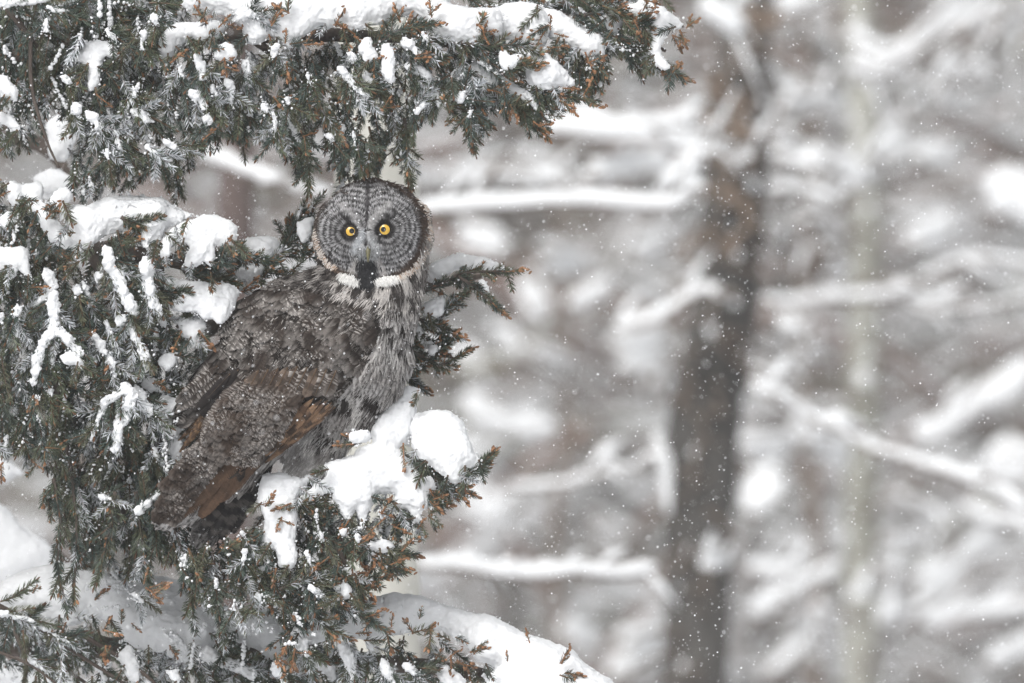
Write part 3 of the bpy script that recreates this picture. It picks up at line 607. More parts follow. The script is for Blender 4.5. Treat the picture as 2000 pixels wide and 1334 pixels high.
# beak: short hooked olive bill half buried in bristles
c3, nr, _ = cast([(719, 492)]); bz = c3[0]
m_beak, tb, bb = new_mat('beak'); bb.inputs['Base Color'].default_value = (.20, .19, .07, 1); bb.inputs['Roughness'].default_value = .45
nn = noise_node(tb, 500); rr_ = ramp(tb, nn.outputs['Fac'], [(.35, (.05, .05, .03)), (.7, (.20, .18, .08))]); tb.links.new(rr_.outputs[0], bb.inputs['Base Color'])
V, F = tube(resample([bz+[0, .004, .010], bz+[0, -.008, .004], bz+[0, -.013, -.008], bz+[0, -.009, -.020]], 12), np.linspace(1, .12, 12)**.8*.0070, 12)
_b2 = Buf(); _b2.add(V, F); link('beak', _b2.mesh('beak', m_beak, True), OWL)
fuzz('bristles', 700, [(700, 478), (738, 478), (734, 500), (704, 500)], (7, 13), (.8, 1.4), lambda q, X: (lambda c: (c, c*1.1))(mix((.08, .08, .08), (.36, .37, .38), rng.random(len(q)))), lambda q: np.stack([(q[:, 0]-719)*.03, 0*q[:, 0], -1+0*q[:, 0]], 1), .25, .006)

# --- quills: each long feather is a part of its own
def quill(name, base, tip, width, y0, y1, colfn, nb=46, nrm=(0, -1, .25), bend=0, label=None, arch=.03):
    a, b = P(*base, y0/1000), P(*tip, y1/1000); D = unit(b-a); L = np.linalg.norm(b-a); N_ = unit(np.array(nrm)-D*np.dot(nrm, D))
    V, F, C = feathers(a[None], D[None], N_[None], np.array([L]), np.array([width/1000]), colfn, nb, arch, .35, lift=0)
    if bend: s_ = np.cross(D, N_); t = ((V-a)@D)/L; V = V+s_*(bend/1000*4*t*(1-t))[:, None]
    B = Buf(); B.add(V, F, C); q = resample([a, (a+b)/2+N_*L*arch*.6, b], 8)
    if bend: s_ = np.cross(D, N_); t = np.linspace(0, 1, 8); q = q+s_*(bend/1000*4*t*(1-t))[:, None]
    V, F = tube(q+N_*.0012, np.linspace(.0013, .0004, 8), 4); B.add(V, F, (.10, .065, .04))
    o = link(name, B.mesh(name, M_PLUME), OWL); 
    if label: o['label'] = label
    return o
def col_bar(light, dark, freq, edge=.4, ph=0):
    def f(t, x, i, X):
        n = vnoise(X, 160); w = sstep(-.3, .7, np.sin(6.283*t*freq+ph+n*3.5+x*1.4))*.95; fine = vnoise(X, 420)
        c = mix(dark, light, np.clip(w*(.55+edge*x)+.18*(fine-.5), 0, 1)); return c
    return f
tan, brn, dkb = (.20, .125, .078), (.085, .052, .034), (.045, .031, .024)
# tail, dark with faint bars
for k, (b_, t_, w_, y_) in enumerate([((525, 880), (476, 1012), 24, 20), ((515, 880), (455, 1040), 30, 14), ((500, 880), (432, 1052), 34, 8), ((490, 890), (410, 1052), 32, 2), ((480, 890), (392, 1042), 30, -4), ((535, 895), (490, 985), 16, 26)]):
    quill('tail_feather', b_, t_, w_, y_, y_-12, col_bar((.075, .066, .062), (.012, .011, .011), 6, .3, k), 52)
# wing tip: plain brown and frosted ones over the tail
vm = col_verm(26, .6, .35); pb = lambda t, x, i, X: mix((.055, .036, .026), (.15, .092, .060), np.clip(vnoise(X, 45)*.7+.5*(vnoise(X, 200)-.3)+.15*x, 0, 1))
for b_, t_, w_, y_, cf in [((520, 830), (340, 1012), 46, -30, pb), ((505, 850), (392, 1008), 36, -22, pb), ((540, 850), (430, 978), 30, -18, pb), ((480, 820), (322, 1008), 50, -40, vm), ((450, 850), (312, 1000), 44, -44, vm),
                           ((500, 800), (352, 935), 56, -52, vm), ((440, 850), (318, 975), 38, -46, vm), ((430, 830), (335, 950), 36, -42, vm)]:
    quill('wing_feather', b_, t_, w_, y_-20, y_, cf, 58, (0, -1, .1))
# barred secondaries fanned along the lower wing edge
for k, (b_, t_, w_, lt) in enumerate([((655, 795), (520, 902), 13, .8), ((650, 792), (530, 893), 13, .9), ((648, 786), (540, 884), 14, 1), ((640, 782), (530, 880), 15, .8), ((628, 780), (520, 888), 17, 1.1), ((612, 778), (505, 885), 20, .9), ((595, 775), (492, 880), 24, .8), ((575, 775), (478, 872), 26, .7)]):
    quill('wing_feather', b_, t_, w_, -78+k*-3, -58-k*3, col_bar(tuple(np.array(tan)*lt), brn if k % 2 else dkb, 3.2+.5*(k % 3), .9, k*2.1), 44, (.2, -1, .1))
# tertials, broad and vermiculated
for k, (b_, t_, w_) in enumerate([((560, 755), (470, 905), 52), ((530, 745), (440, 890), 54), ((500, 745), (410, 880), 52), ((590, 765), (500, 890), 40), ((480, 740), (400, 850), 44)]):
    quill('wing_feather', b_, t_, w_, -95, -75-k*2, col_verm(24, .62, .35), 72, (.1, -1, .2))
for k in range(9):
    b_ = (505+k*19, 715+abs(k-4)*2); quill('covert_feather', b_, (b_[0]-34+k*1.5, b_[1]+66-k*2), 30, -104, -99, col_verm(6, .9, .5) if k % 3 else col_bar((.17, .13, .105), (.06, .045, .036), 2.2, .6, k), 30, (.1, -1, .25), arch=.08)
for b_, t_, w_ in [((480, 712), (392, 806), 30), ((466, 722), (398, 812), 26), ((490, 730), (410, 800), 26), ((450, 730), (385, 800), 22)]:  # near-black quills: shade of the gap between the wings, put into feather colour
    quill('wing_feather', b_, t_, w_, -34, -4, lambda t, x, i, X: mix((.012, .010, .010), (.035, .03, .028), vnoise(X, 120)), 40)
def soft_cover():
    # small soft vermiculated feathers lying over the tertials and the wing tip
    O, D, Nn, L, Wd = [], [], [], [], []
    for poly, n, tgt in (([(400, 860), (430, 800), (470, 745), (600, 750), (560, 830), (500, 900), (440, 880)], 300, None), ([(308, 1000), (330, 930), (400, 850), (455, 870), (400, 930), (370, 985), (340, 1012)], 200, None)):
        poly = np.array(poly, float); lo, hi = poly.min(0), poly.max(0); q = lo+rng.random((n*3, 2))*(hi-lo); q = q[inside(q, poly)][:n]; q = q[np.argsort(-q[:, 1])]
        for a in q:
            y = -.109+.060*min(1, max(0, (a[1]-800)/200)); O.append(P(a[0], a[1], y)); d = unit(np.array([-.62+rng.normal()*.12, -.10, -.78+rng.normal()*.1])); nn = unit(np.array([rng.normal()*.12, -1, .2])); D.append(unit(d-nn*np.dot(d, nn))); Nn.append(nn); L.append(.020+.012*rng.random()); Wd.append(.014+.008*rng.random())
    V, F, C = feathers(np.array(O), np.array(D), np.array(Nn), np.array(L), np.array(Wd), col_verm(3.4, .70, .5), 12, .03, lift=.002)
    b = Buf(); b.add(V, F, C); link('wing_down', b.mesh('wing_down', M_PLUME), OWL, kind='stuff')
soft_cover()
# far wing: primaries showing behind
for b_, t_, w_, y_ in [((396, 800), (352, 882), 12, 20), ((402, 802), (362, 870), 10, 16), ((392, 798), (349, 860), 9, 26)]:
    quill('wing_feather', b_, t_, w_, y_, y_, col_bar((.19, .12, .07), (.06, .038, .026), 5, .3), 30, bend=-6)
for b_, t_, w_ in [((440, 725), (348, 800), 26), ((455, 720), (372, 795), 22), ((425, 715), (345, 785), 24)]:
    quill('wing_feather', b_, t_, w_, -4, 4, col_verm(14, .85, .3), 44, (-.2, -1, .3))


# ---------------------------------------------------------------- the snowy spruce
GREEN = [np.array(c) for c in [(.070, .082, .052), (.055, .070, .053), (.082, .086, .055), (.048, .066, .057)]]
BROWN = np.array([.30, .155, .080])
def sprig(L, seed, kind='green', sides=3):
    """a needle-clad shoot along +X, L in metres"""
    r = np.random.default_rng(seed); B = Buf(); n = 7; t = np.linspace(0, 1, n)
    bx = (r.random()-.5)*.25; by = (r.random()-.5)*.25
    path = np.stack([t*L, by*L*t*t, bx*L*t*t], 1)
    stem = {'frost': (.25, .24, .24), 'green': (.085, .055, .035), 'olive': (.13, .078, .042), 'brown': (.22, .11, .055)}[kind]
    V, F = tube(path, np.linspace(.0021, .0011, n), 5, .3); B.add(V, F, stem, 0)
    m = int(L*1000*{'frost': 1.3, 'green': 1.30, 'olive': 1.2, 'brown': .85}[kind]); u = np.sort(r.random(m)*.97+.03); ang = r.random(m)*2*np.pi
    base = np.stack([u*L, by*L*u*u, bx*L*u*u], 1); rad = np.stack([0*ang, np.cos(ang), np.sin(ang)], 1)
    lean = .55+.30*r.random(m)+.5*u**3; d = unit(np.stack([lean, 0*u, 0*u], 1)+rad+r.normal(size=(m, 3))*.12)
    ln = (.0155+.0045*r.random(m))*(1-.25*u)*(.75 if kind == 'brown' else 1); cv = d*0; cv[:, 0] = .30
    mid = base+d*ln[:, None]*.55; tip = mid+unit(d+cv)*ln[:, None]*.5
    s1 = unit(np.cross(d, [.3, .2, 1])); s2 = np.cross(d, s1); w = .00070
    ring = [s1*w, (-.5*s1+.86*s2)*w, (-.5*s1-.86*s2)*w]
    V = np.stack([base+ring[0], base+ring[1], base+ring[2], mid+ring[0]*1.1, mid+ring[1]*1.1, mid+ring[2]*1.1, tip], 1).reshape(-1, 3)
    k = np.arange(m)[:, None]*7; q = np.array([[0, 1, 4], [0, 4, 3], [1, 2, 5], [1, 5, 4], [2, 0, 3], [2, 3, 5], [3, 4, 6], [4, 5, 6], [5, 3, 6]])
    F = (k[:, None]+q[None]).reshape(-1, 3); g = GREEN[seed % 4]; c = g*(.45+1.3*r.random((m, 1)))
    if kind == 'frost': fr = r.random(m) < .55; c[fr] = np.array([.55, .57, .60])*(.6+.6*r.random((fr.sum(), 1)))
    elif kind != 'green': br = r.random(m) < (.05 if kind == 'olive' else .28); c[br] = BROWN*.6*(.6+.6*r.random((br.sum(), 1)))
    C = np.repeat(c, 7, 0); C[6::7] *= 1.5; B.add(V, F, C, 0)
    # terminal bud, or a cluster of scaly brown buds
    nb = {'frost': 0, 'green': 1, 'olive': 2, 'brown': 4}[kind]
    for j in range(nb):
        e = path[-1]+(r.normal(size=3)*.004 if j else 0)-np.array([.003, 0, 0])*(j > 0)*r.random()*4; dd = unit(np.array([1, 0, 0])+r.normal(size=3)*(.55 if j else .1)); bl = .007+.006*r.random()
        V, F = tube(np.array([e, e+dd*bl*.35, e+dd*bl*.75, e+dd*bl]), np.array([.0011, .0027, .0021, .0003])*(.75+.5*r.random())*(1 if kind != 'green' else .75), 6, .5)
        B.add(V, F, BROWN*(.45+.75*r.random()) if kind != 'green' else BROWN*.35, 0)
    return np.concatenate(B.V), np.concatenate(B.F), np.concatenate(B.C), B
SPR = {}
for ki, kind in enumerate(('green', 'olive', 'brown', 'frost')):
    for Li, L in enumerate((.035, .055, .08, .11)):
        for sd_ in range(4): SPR[(kind, Li, sd_)] = sprig(L, 100*ki+10*Li+sd_, kind)
LENS = np.array([35, 55, 80, 110.])
BOUGHS = {}; SPRIGS = []; LUMPS = {}
SPRUCE = empty('spruce_tree', (-1.75, .55, 0), 'snow laden spruce whose boughs fill the left side and carry the owl', 'tree')
_q = np.array([[-1.75, .55, -.3], [-1.72, .55, 2.5], [-1.74, .56, 5.0], [-1.72, .55, 8.0], [-1.73, .55, 11.]]); V, F = tube(resample(_q, 40), np.linspace(.22, .07, 40), 18, .08)
_b2 = Buf(); _b2.add(V, F); link('trunk', _b2.mesh('trunk', M_BARK, True), SPRUCE)
def bough(key, pts, r0=22, r1=4, extra=()):
    B = Buf()
    def lim(pp, a, b):
        w = np.array([P(x, y, z) for x, y, z in pp]); q = resample(w, 10*len(pp)); V, F = tube(q, np.linspace(a, b, len(q))/1000, 8, .25); B.add(V, F)
    lim(pts, r0, r1)
    for e in extra: lim(e[0], e[1], e[2])
    BOUGHS[key] = link('bough', B.mesh('bough', M_BARK, True), SPRUCE); LUMPS[key] = Buf()
def addsprig(key, px, py, y, d3, L, kind, loose=False):
    Li = int(np.argmin(abs(LENS-L))); sc = L/LENS[Li]
    if kind == 'green' and rng.random() < .10: kind = 'frost'
    SPRIGS.append((key, np.array(P(px, py, y)), unit(d3), sc, (kind, Li, int(rng.integers(4))), rng.random()*6.28, loose))
def d2(deg, ydir=0): a = math.radians(deg); return np.array([math.cos(a), ydir, math.sin(a)])
def scatter(key, poly, n, yr, deg, spread=18, L=(55, 100), kinds=(.8, .17, .03), yspread=.35, lumps=.3):
    poly = np.array(poly, float); lo, hi = poly.min(0), poly.max(0); pts = []; gap = math.sqrt((hi-lo).prod()/max(n, 1))*.55
    tries = 0
    while len(pts) < n and tries < n*60:
        q = lo+(hi-lo)*rng.random(2); tries += 1
        if not inside(q[None], poly)[0]: continue
        if pts and min(abs(q[0]-a[0])+abs(q[1]-a[1]) for a in pts[-40:]) < gap*.8: continue
        pts.append(q)
    for q in pts:
        l = L[0]+(L[1]-L[0])*rng.random(); dg = (deg(q) if callable(deg) else deg)+rng.normal()*spread; a = math.radians(dg)
        # keep the tip inside the mass
        for _ in range(4):
            tip = q+np.array([math.cos(a), -math.sin(a)])*l
            if inside(tip[None], poly)[0]: break
            l *= .8
        if l < 28: l = 28+10*rng.random()
        y = yr[0]+(yr[1]-yr[0])*rng.random(); kind = rng.choice(['green', 'olive', 'brown'], p=kinds)
        addsprig(key, q[0], q[1], y, d2(dg, rng.normal()*yspread), l, kind, True)
        if rng.random() < lumps*1.5: dust(key, q, dg, l, y)
def dust(key, q, dg, l, y, amt=1.0):
    a = math.radians(dg); n = int(3+l/12)
    if rng.random() < .30:
        m_ = int(l*.7/5); w0 = 2.6+2.4*rng.random()
        for k in range(m_):
            t = .08+k*5/l; c = P(q[0]+math.cos(a)*l*t+rng.normal()*1.2, q[1]-math.sin(a)*l*t+rng.normal()*1.2-2, y-.006)
            r = w0*(.7+.6*rng.random())/1000; V = ICO1_V*r*(.8+.5*rng.random(3))*(.85+.3*rng.random((len(ICO1_V), 1))); LUMPS[key].add(V+c, ICO1_F)
    for k in range(n):
        t = rng.random()*.75; c = P(q[0]+math.cos(a)*l*t+rng.normal()*2.5, q[1]-math.sin(a)*l*t+rng.normal()*2.5-2, y-.004-.007*rng.random())
        r = (1.2+2.8*rng.random()**2)*amt/1000; V = ICO1_V*r*(.7+.6*rng.random(3))*(.8+.4*rng.random((len(ICO1_V), 1))); LUMPS[key].add(V+c, ICO1_F)
def stem(key, pts, y, n=8, L=(30, 60), ang=48, kinds=(.6, .33, .07), tip='olive', hang=0):
    """a thin side branch with shoots to both sides and one at its end"""
    w = np.array([[a, b] for a, b in pts], float); q = resample(w, 20); yy = np.linspace(y if np.isscalar(y) else y[0], y if np.isscalar(y) else y[1], 20)
    V, F = tube(PA(q, yy), np.linspace(.0042, .0018, 20), 5, .3); SIDE.setdefault(key, Buf()).add(V, F)
    for k in range(n):
        i = int(2+16*(k+.5*rng.random())/n); dv = q[min(i+1, 19)]-q[i]; dg = math.degrees(math.atan2(-dv[1], dv[0])); sg = 1 if k % 2 else -1
        addsprig(key, q[i, 0], q[i, 1], yy[i], d2(dg+sg*(ang+rng.normal()*8)-hang, rng.normal()*.4), L[0]+(L[1]-L[0])*rng.random()*(1-.4*i/20), rng.choice(['green', 'olive', 'brown'], p=kinds))
    for k in range(0, 19, 3):   # needles clothe the branch itself
        dv = q[k+1]-q[k]; dg = math.degrees(math.atan2(-dv[1], dv[0])); addsprig(key, q[k, 0], q[k, 1], yy[k], d2(dg+rng.normal()*4), 36, 'green' if rng.random() < .6 else 'olive')
    dv = q[-1]-q[-3]; addsprig(key, q[-1, 0], q[-1, 1], yy[-1], d2(math.degrees(math.atan2(-dv[1], dv[0]))), 38, tip)
SIDE = {}; SNOWP = []; SNOWS = []; SNOWKEYS = []; POLYKEYS = []
def tips(key, pts, y, n=2, L=(22, 38)):
    for t_ in pts:
        px_, py_ = t_[0], t_[1]; dg = t_[2] if len(t_) > 2 else 20
        for k in range(n): addsprig(key, px_+rng.normal()*5, py_+rng.normal()*4, y+rng.normal()*.012, d2(dg+rng.normal()*45, rng.normal()*.4-.15), L[0]+(L[1]-L[0])*rng.random(), 'brown' if rng.random() < .75 else 'olive')

def snow_poly(key, poly, y0, slope=.5, cap=34, step=6, voxel=.0032, edge=True, edge_y=-.03, edge_n=1.0, rmin=3.5, flat=.8, name='snow_clump'):
    """a cushion of snow: balls fill the outline, their size growing inward; the top leans back over the bough"""
    poly = np.array(poly, float); lo, hi = poly.min(0), poly.max(0); y0 = y0-(.035 if (hi-lo).prod() < 9000 and key in ('top', 'mid', 'perch', 'behind') else 0); gx, gy = np.meshgrid(np.arange(lo[0], hi[0], step), np.arange(lo[1], hi[1], step))
    q = np.stack([gx.ravel(), gy.ravel()], 1)+(rng.random((gx.size, 2))-.5)*step*.9; q = q[inside(q, poly)]
    SNOWP.append((poly, y0, lo, hi, slope)); POLYKEYS.append(key); d = dist_poly(q, list(poly)+[poly[0]]); k = d > rmin*.5; q, d = q[k], d[k]; r = np.clip(d*1.02, rmin, cap)
    big = d >= cap*.98
    thin = rng.random(len(q)) < np.where(big, .35, 1.0); q, d, r = q[thin], d[thin], r[thin]
    nz = vnoise(np.stack([q[:, 0]/45, q[:, 1]/45, q[:, 0]*0+y0*10], 1)); r = r*(.86+.20*nz)
    zref = poly[:, 1].max(); y = y0+(zref-q[:, 1])/1000*slope+np.maximum(0, cap-r)/1000*.25+(nz-.5)*.018
    C = PA(q, y); R = np.stack([r, r*flat, r], 1)/1000
    me = balls_to_mesh(name, C, R, M_SNOW, voxel, 3, noise=((22, .004), (75, .0026), (260, .0020)))
    if cap >= 40:
        n = len(me.vertices); co = np.empty(n*3, np.float32); me.vertices.foreach_get('co', co); co = co.reshape(-1, 3); nr = np.empty(n*3, np.float32); me.vertices.foreach_get('normal', nr); co += nr.reshape(-1, 3)*((vnoise(co, 8)-.5)*.026+(vnoise(co+7, 26)-.5)*.006)[:, None]; me.vertices.foreach_set('co', co.astype(np.float32).ravel())
    o = link(name, me, BOUGHS[key])
    if edge:     # shoots that stick out under the lower rim of the cushion
        n = len(poly); ccw = np.sum((poly[:, 0]-np.roll(poly[:, 0], -1))*(poly[:, 1]+np.roll(poly[:, 1], -1)))
        for i in range(n):
            a, b = poly[i], poly[(i+1) % n]; L = np.linalg.norm(b-a); nrm = np.array([(b-a)[1], -(b-a)[0]])/max(L, 1e-6)
            m_ = (a+b)/2; 
            if inside((m_+nrm*3)[None], poly)[0]: nrm = -nrm
            if nrm[1] < .25: continue
            for _ in range(int(L/25*edge_n+rng.random())):
                t = rng.random(); q_ = a+(b-a)*t-nrm*9; dg = math.degrees(math.atan2(-nrm[1]-.35, nrm[0]))+rng.normal()*22
                addsprig(key, q_[0], q_[1], y0+edge_y+.03*rng.random(), d2(dg, -.25+rng.normal()*.3), 26+26*rng.random(), rng.choice(['green', 'olive', 'brown'], p=[.74, .2, .06]))
    return o
def snow_strip_on(key, pts, r, y, needles=True, taper=.6, dusty=.5):
    SNOWS.append((pts, r, y)); SNOWKEYS.append(key); pts = np.array(pts, float); q = resample(pts, max(8, int(np.linalg.norm(np.diff(pts, axis=0), axis=1).sum()/3)))
    n = len(q); rr = np.linspace(1, taper, n)*r*(.55+.65*vnoise(np.stack([q[:, 0]/11, q[:, 1]/14, q[:, 0]*0+y*9], 1)))
    rr[0] *= .7; rr[-1] *= .6; C = PA(q, y+.006*rng.random(n)); C = C+rng.normal(size=C.shape)*r*.00012
    me = balls_to_mesh('snow_clump', C, np.stack([rr, rr*.7, rr], 1)/1000, M_SNOW, .0026, 2, noise=((60, .003), (170, .0034), (420, .0016)))
    link('snow_clump', me, BOUGHS[key])
    dv = q[-1]-q[0]; dg = math.degrees(math.atan2(-dv[1], dv[0])); L = np.linalg.norm(dv)
    if needles:
        for k in range(int(1+L/26)):
            i = int(rng.random()*n*.8); addsprig(key, q[i, 0]+rng.normal()*r*.4, q[i, 1]+rng.normal()*2, y+.004+.006*rng.random(), d2(dg+rng.normal()*9, -.12), 45+25*rng.random(), 'green')
        for sg in (-1, 1):
            for k in range(int(1+L/32)):
                i = int(rng.random()*n*.9); addsprig(key, q[i, 0], q[i, 1], y+.010, d2(dg+sg*(35+20*rng.random()), -.05+rng.normal()*.2), 35+25*rng.random(), 'green')

# --- boughs: top, upper right, middle left, behind the owl, perch, lower spray, bottom
bough('top', [(-700, 330, .55), (-200, 190, .35), (120, 90, .25), (450, 70, .16), (800, 75, .10), (1080, 120, .06)], 34, 5,
      extra=[([(15, 15, .02), (60, 75, .03), (105, 135, .04)], 8, 4), ([(60, 60, -.03), (62, 170, -.03), (90, 270, -.03), (115, 328, -.03)], 4.5, 1.8), ([(120, 90, .25), (300, 160, .2), (420, 210, .15)], 12, 4), ([(500, 80, .15), (600, 160, .1), (640, 260, .08)], 9, 3)])
bough('tip', [(-700, 60, .7), (300, -90, .45), (900, -30, .3), (1180, 40, .16), (1300, 100, .12)], 26, 3, extra=[([(1150, 20, .15), (1250, 45, .12), (1335, 52, .1)], 5, 2)])
bough('mid', [(-700, 700, .6), (-100, 520, .40), (180, 490, .28), (380, 520, .22), (500, 560, .2)], 34, 6,
      extra=[([(0, 450, .2), (90, 600, .1), (110, 760, .08), (140, 920, .08)], 12, 4), ([(180, 500, .25), (260, 640, .2), (250, 800, .18)], 12, 4), ([(310, 520, .2), (330, 700, .2), (310, 900, .2)], 10, 4)])
bough('behind', [(-700, 900, .7), (200, 700, .5), (560, 600, .35), (830, 560, .22), (985, 530, .18)], 26, 2.5, extra=[([(640, 640, .3), (820, 640, .2), (880, 600, .18)], 8, 2), ([(600, 700, .3), (800, 690, .18), (885, 698, .16)], 8, 2)])
bough('perch', [(-700, 900, .7), (0, 800, .5), (300, 900, .27), (560, 950, .05), (760, 930, .02), (900, 930, .0)], 32, 5, extra=[([(560, 950, .05), (640, 1040, .0), (700, 1150, -.02)], 9, 3), ([(300, 930, .22), (240, 1000, .15), (150, 1100, .1)], 10, 3), ([(600, 950, .05), (560, 1060, .02), (555, 1200, .02)], 9, 3)])
bough('low', [(-700, 1330, .9), (-100, 1260, .6), (300, 1270, .5), (700, 1290, .3), (1000, 1330, .2), (1180, 1400, .2)], 32, 8,
      extra=[([(-20, 1175, .15), (50, 1210, .16), (140, 1270, .17), (250, 1340, .18)], 5.5, 3), ([(20, 1210, .25), (50, 1290, .25), (45, 1345, .25)], 5, 4), ([(100, 1240, .22), (125, 1300, .22), (190, 1350, .22)], 5, 3), ([(-10, 1270, .1), (60, 1300, .1), (110, 1335, .1)], 3, 2), ([(160, 1240, .25), (260, 1300, .22), (320, 1350, .2)], 5, 3)])
bough('back', [(-700, 1100, 2.4), (-200, 1020, 2.2), (60, 1060, 2.0), (180, 1150, 1.9)], 30, 10)
bough('backtop', [(-700, 200, 1.8), (0, 260, 1.5), (150, 360, 1.3)], 26, 10)

# --- needle masses, several layers deep
TOPM = [(-30, -30), (340, -30), (430, 90), (520, 90), (640, 70), (720, 80), (840, 90), (850, 140), (880, 190), (830, 215), (812, 255), (800, 338), (760, 260), (742, 338), (700, 352), (655, 352), (635, 280), (600, 352), (575, 330), (558, 290), (500, 270), (480, 285), (400, 260), (385, 300), (370, 345), (340, 378), (300, 320), (285, 345), (240, 380), (180, 380), (150, 385), (115, 260), (80, 170), (60, 100), (-30, 120)]
scatter('top', TOPM, 230, (.12, .34), -92, 22, (70, 110), (.95, .05, 0), lumps=.25)
scatter('top', TOPM, 270, (-.03, .13), -92, 20, (55, 105), (.95, .05, .0), lumps=.45)
scatter('top', [(-30, -30), (330, -30), (320, 120), (200, 160), (60, 190), (-30, 180)], 150, (.0, .3), -75, 30, (60, 110), (.97, .03, 0), lumps=.2)
scatter('top', [(0, 60), (90, 70), (95, 220), (75, 300), (20, 305), (-20, 280)], 26, (0, .1), -80, 20, (60, 90), (.9, .1, 0), lumps=.6)
scatter('top', [(845, 90), (930, 82), (1040, 88), (1062, 180), (1145, 195), (1100, 200), (1050, 245), (1000, 212), (960, 205), (925, 262), (900, 235), (860, 200)], 150, (-.03, .16), -55, 28, (45, 80), (.78, .18, .04), lumps=.25)
scatter('tip', [(1080, 70), (1120, 85), (1185, 105), (1165, 160), (1130, 160), (1100, 120)], 46, (.0, .15), -75, 18, (45, 75), (.85, .12, .03))
scatter('tip', [(1090, -20), (1260, -20), (1265, 40), (1210, 60), (1250, 85), (1275, 120), (1322, 140), (1250, 125), (1180, 105), (1130, 60)], 120, (.02, .18), -32, 25, (40, 75), (.76, .19, .05))
scatter('tip', [(880, -30), (1100, -30), (1085, 30), (1000, 12), (920, 16)], 60, (.1, .3), -20, 30, (50, 80), (.9, .1, 0))
scatter('tip', [(120, -40), (380, -40), (350, 25), (180, 30)], 40, (.0, .2), -10, 25, (60, 90), (.9, .1, 0))
MIDM = [(-30, 380), (60, 400), (110, 480), (160, 510), (240, 480), (300, 490), (330, 560), (340, 620), (400, 640), (440, 660), (460, 740), (430, 800), (400, 860), (380, 930), (330, 960), (310, 960), (300, 900), (180, 950), (120, 960), (90, 900), (30, 870), (10, 900), (-30, 880)]
scatter('mid', MIDM, 300, (.20, .46), -95, 25, (75, 110), (.96, .04, 0), lumps=.2)
scatter('mid', MIDM, 240, (.0, .2), -95, 24, (55, 100), (.95, .05, .0), lumps=.45)
scatter('mid', [(-30, 360), (60, 380), (130, 480), (60, 560), (-30, 600)], 70, (.0, .12), -60, 35, (45, 75), (.7, .25, .05))
scatter('mid', [(300, 480), (420, 500), (520, 490), (590, 430), (600, 520), (520, 560), (460, 560), (380, 545)], 60, (.08, .2), 10, 35, (40, 65), (.62, .30, .08), lumps=.2)
scatter('mid', [(560, 420), (615, 400), (608, 500), (540, 500)], 26, (.14, .25), 60, 30, (40, 65), (.8, .2, 0))
scatter('perch', [(100, 920), (330, 860), (330, 960), (320, 1000), (400, 1040), (360, 1100), (300, 1090), (290, 1125), (255, 1110), (240, 1040), (205, 1120), (185, 1080), (150, 1130), (110, 1160), (105, 1100), (125, 1020), (80, 950)], 165, (.05, .28), -92, 16, (60, 100), (.95, .05, 0), lumps=.15)
for ln_, y_ in (([(105, 935), (118, 1020), (112, 1100), (125, 1165)], .03), ([(140, 930), (150, 1040), (145, 1150)], .05), ([(225, 960), (215, 1030), (195, 1110)], .02), ([(265, 960), (275, 1040), (288, 1115)], .04), ([(340, 1030), (368, 1120), (378, 1205)], .02), ([(415, 1080), (425, 1160), (432, 1232)], .0), ([(300, 1010), (310, 1060)], .04)):
    stem('perch', ln_, y_, 5, (35, 55), 22, (.95, .05, 0), 'green', 0)
LOWM = [(320, 1020), (400, 1040), (480, 1040), (520, 1000), (560, 990), (640, 980), (740, 1000), (820, 960), (850, 1000), (810, 1035), (740, 1040), (700, 1050), (660, 1070), (650, 1100), (700, 1140), (720, 1165), (690, 1190), (640, 1180), (620, 1230), (570, 1260), (555, 1290), (530, 1250), (480, 1215), (440, 1215), (390, 1190), (360, 1130), (330, 1080)]
scatter('perch', LOWM, 170, (.06, .26), -88, 22, (60, 100), (.92, .08, 0), lumps=.3)
scatter('perch', LOWM, 170, (-.06, .08), -85, 26, (45, 85), (.78, .18, .04), lumps=.35)
scatter('perch', [(640, 1060), (720, 1050), (780, 1075), (760, 1100), (700, 1090)], 28, (-.05, .05), -35, 25, (35, 55), (.5, .35, .15))
scatter('perch', [(640, 1110), (730, 1120), (725, 1150), (690, 1200), (640, 1230)], 36, (-.05, .05), -40, 25, (35, 60), (.5, .35, .15))
scatter('perch', [(790, 890), (850, 900), (890, 950), (860, 980), (820, 950)], 36, (-.01, .07), -30, 30, (30, 50), (.55, .35, .10))
scatter('perch', [(590, 925), (640, 905), (640, 950), (600, 960)], 24, (.02, .12), -60, 30, (35, 50), (1, 0, 0))
scatter('low', [(-30, 1160), (120, 1200), (240, 1230), (340, 1340), (330, 1400), (-30, 1400)], 170, (.25, .6), -80, 30, (60, 100), (.97, .03, 0), lumps=.3)
scatter('low', [(125, 1080), (200, 1100), (320, 1150), (310, 1190), (240, 1200), (130, 1220)], 45, (.15, .4), -20, 35, (50, 80), (.85, .12, .03), lumps=.5)
scatter('low', [(240, 1240), (500, 1200), (560, 1260), (600, 1310), (640, 1400), (240, 1400)], 190, (.2, .5), -80, 30, (60, 90), (.95, .05, 0), lumps=.5)
scatter('low', [(580, 1245), (700, 1240), (840, 1235), (900, 1270), (960, 1300), (900, 1400), (560, 1400)], 120, (.02, .35), -75, 32, (45, 80), (.75, .2, .05), lumps=.4)
for px_ in ((45, 1230, -85), (120, 1290, -90), (180, 1320, -95), (70, 1320, -90), (0, 1175, 15), (25, 1165, 30)): addsprig('low', px_[0], px_[1], .12, d2(px_[2]), 55, 'green')

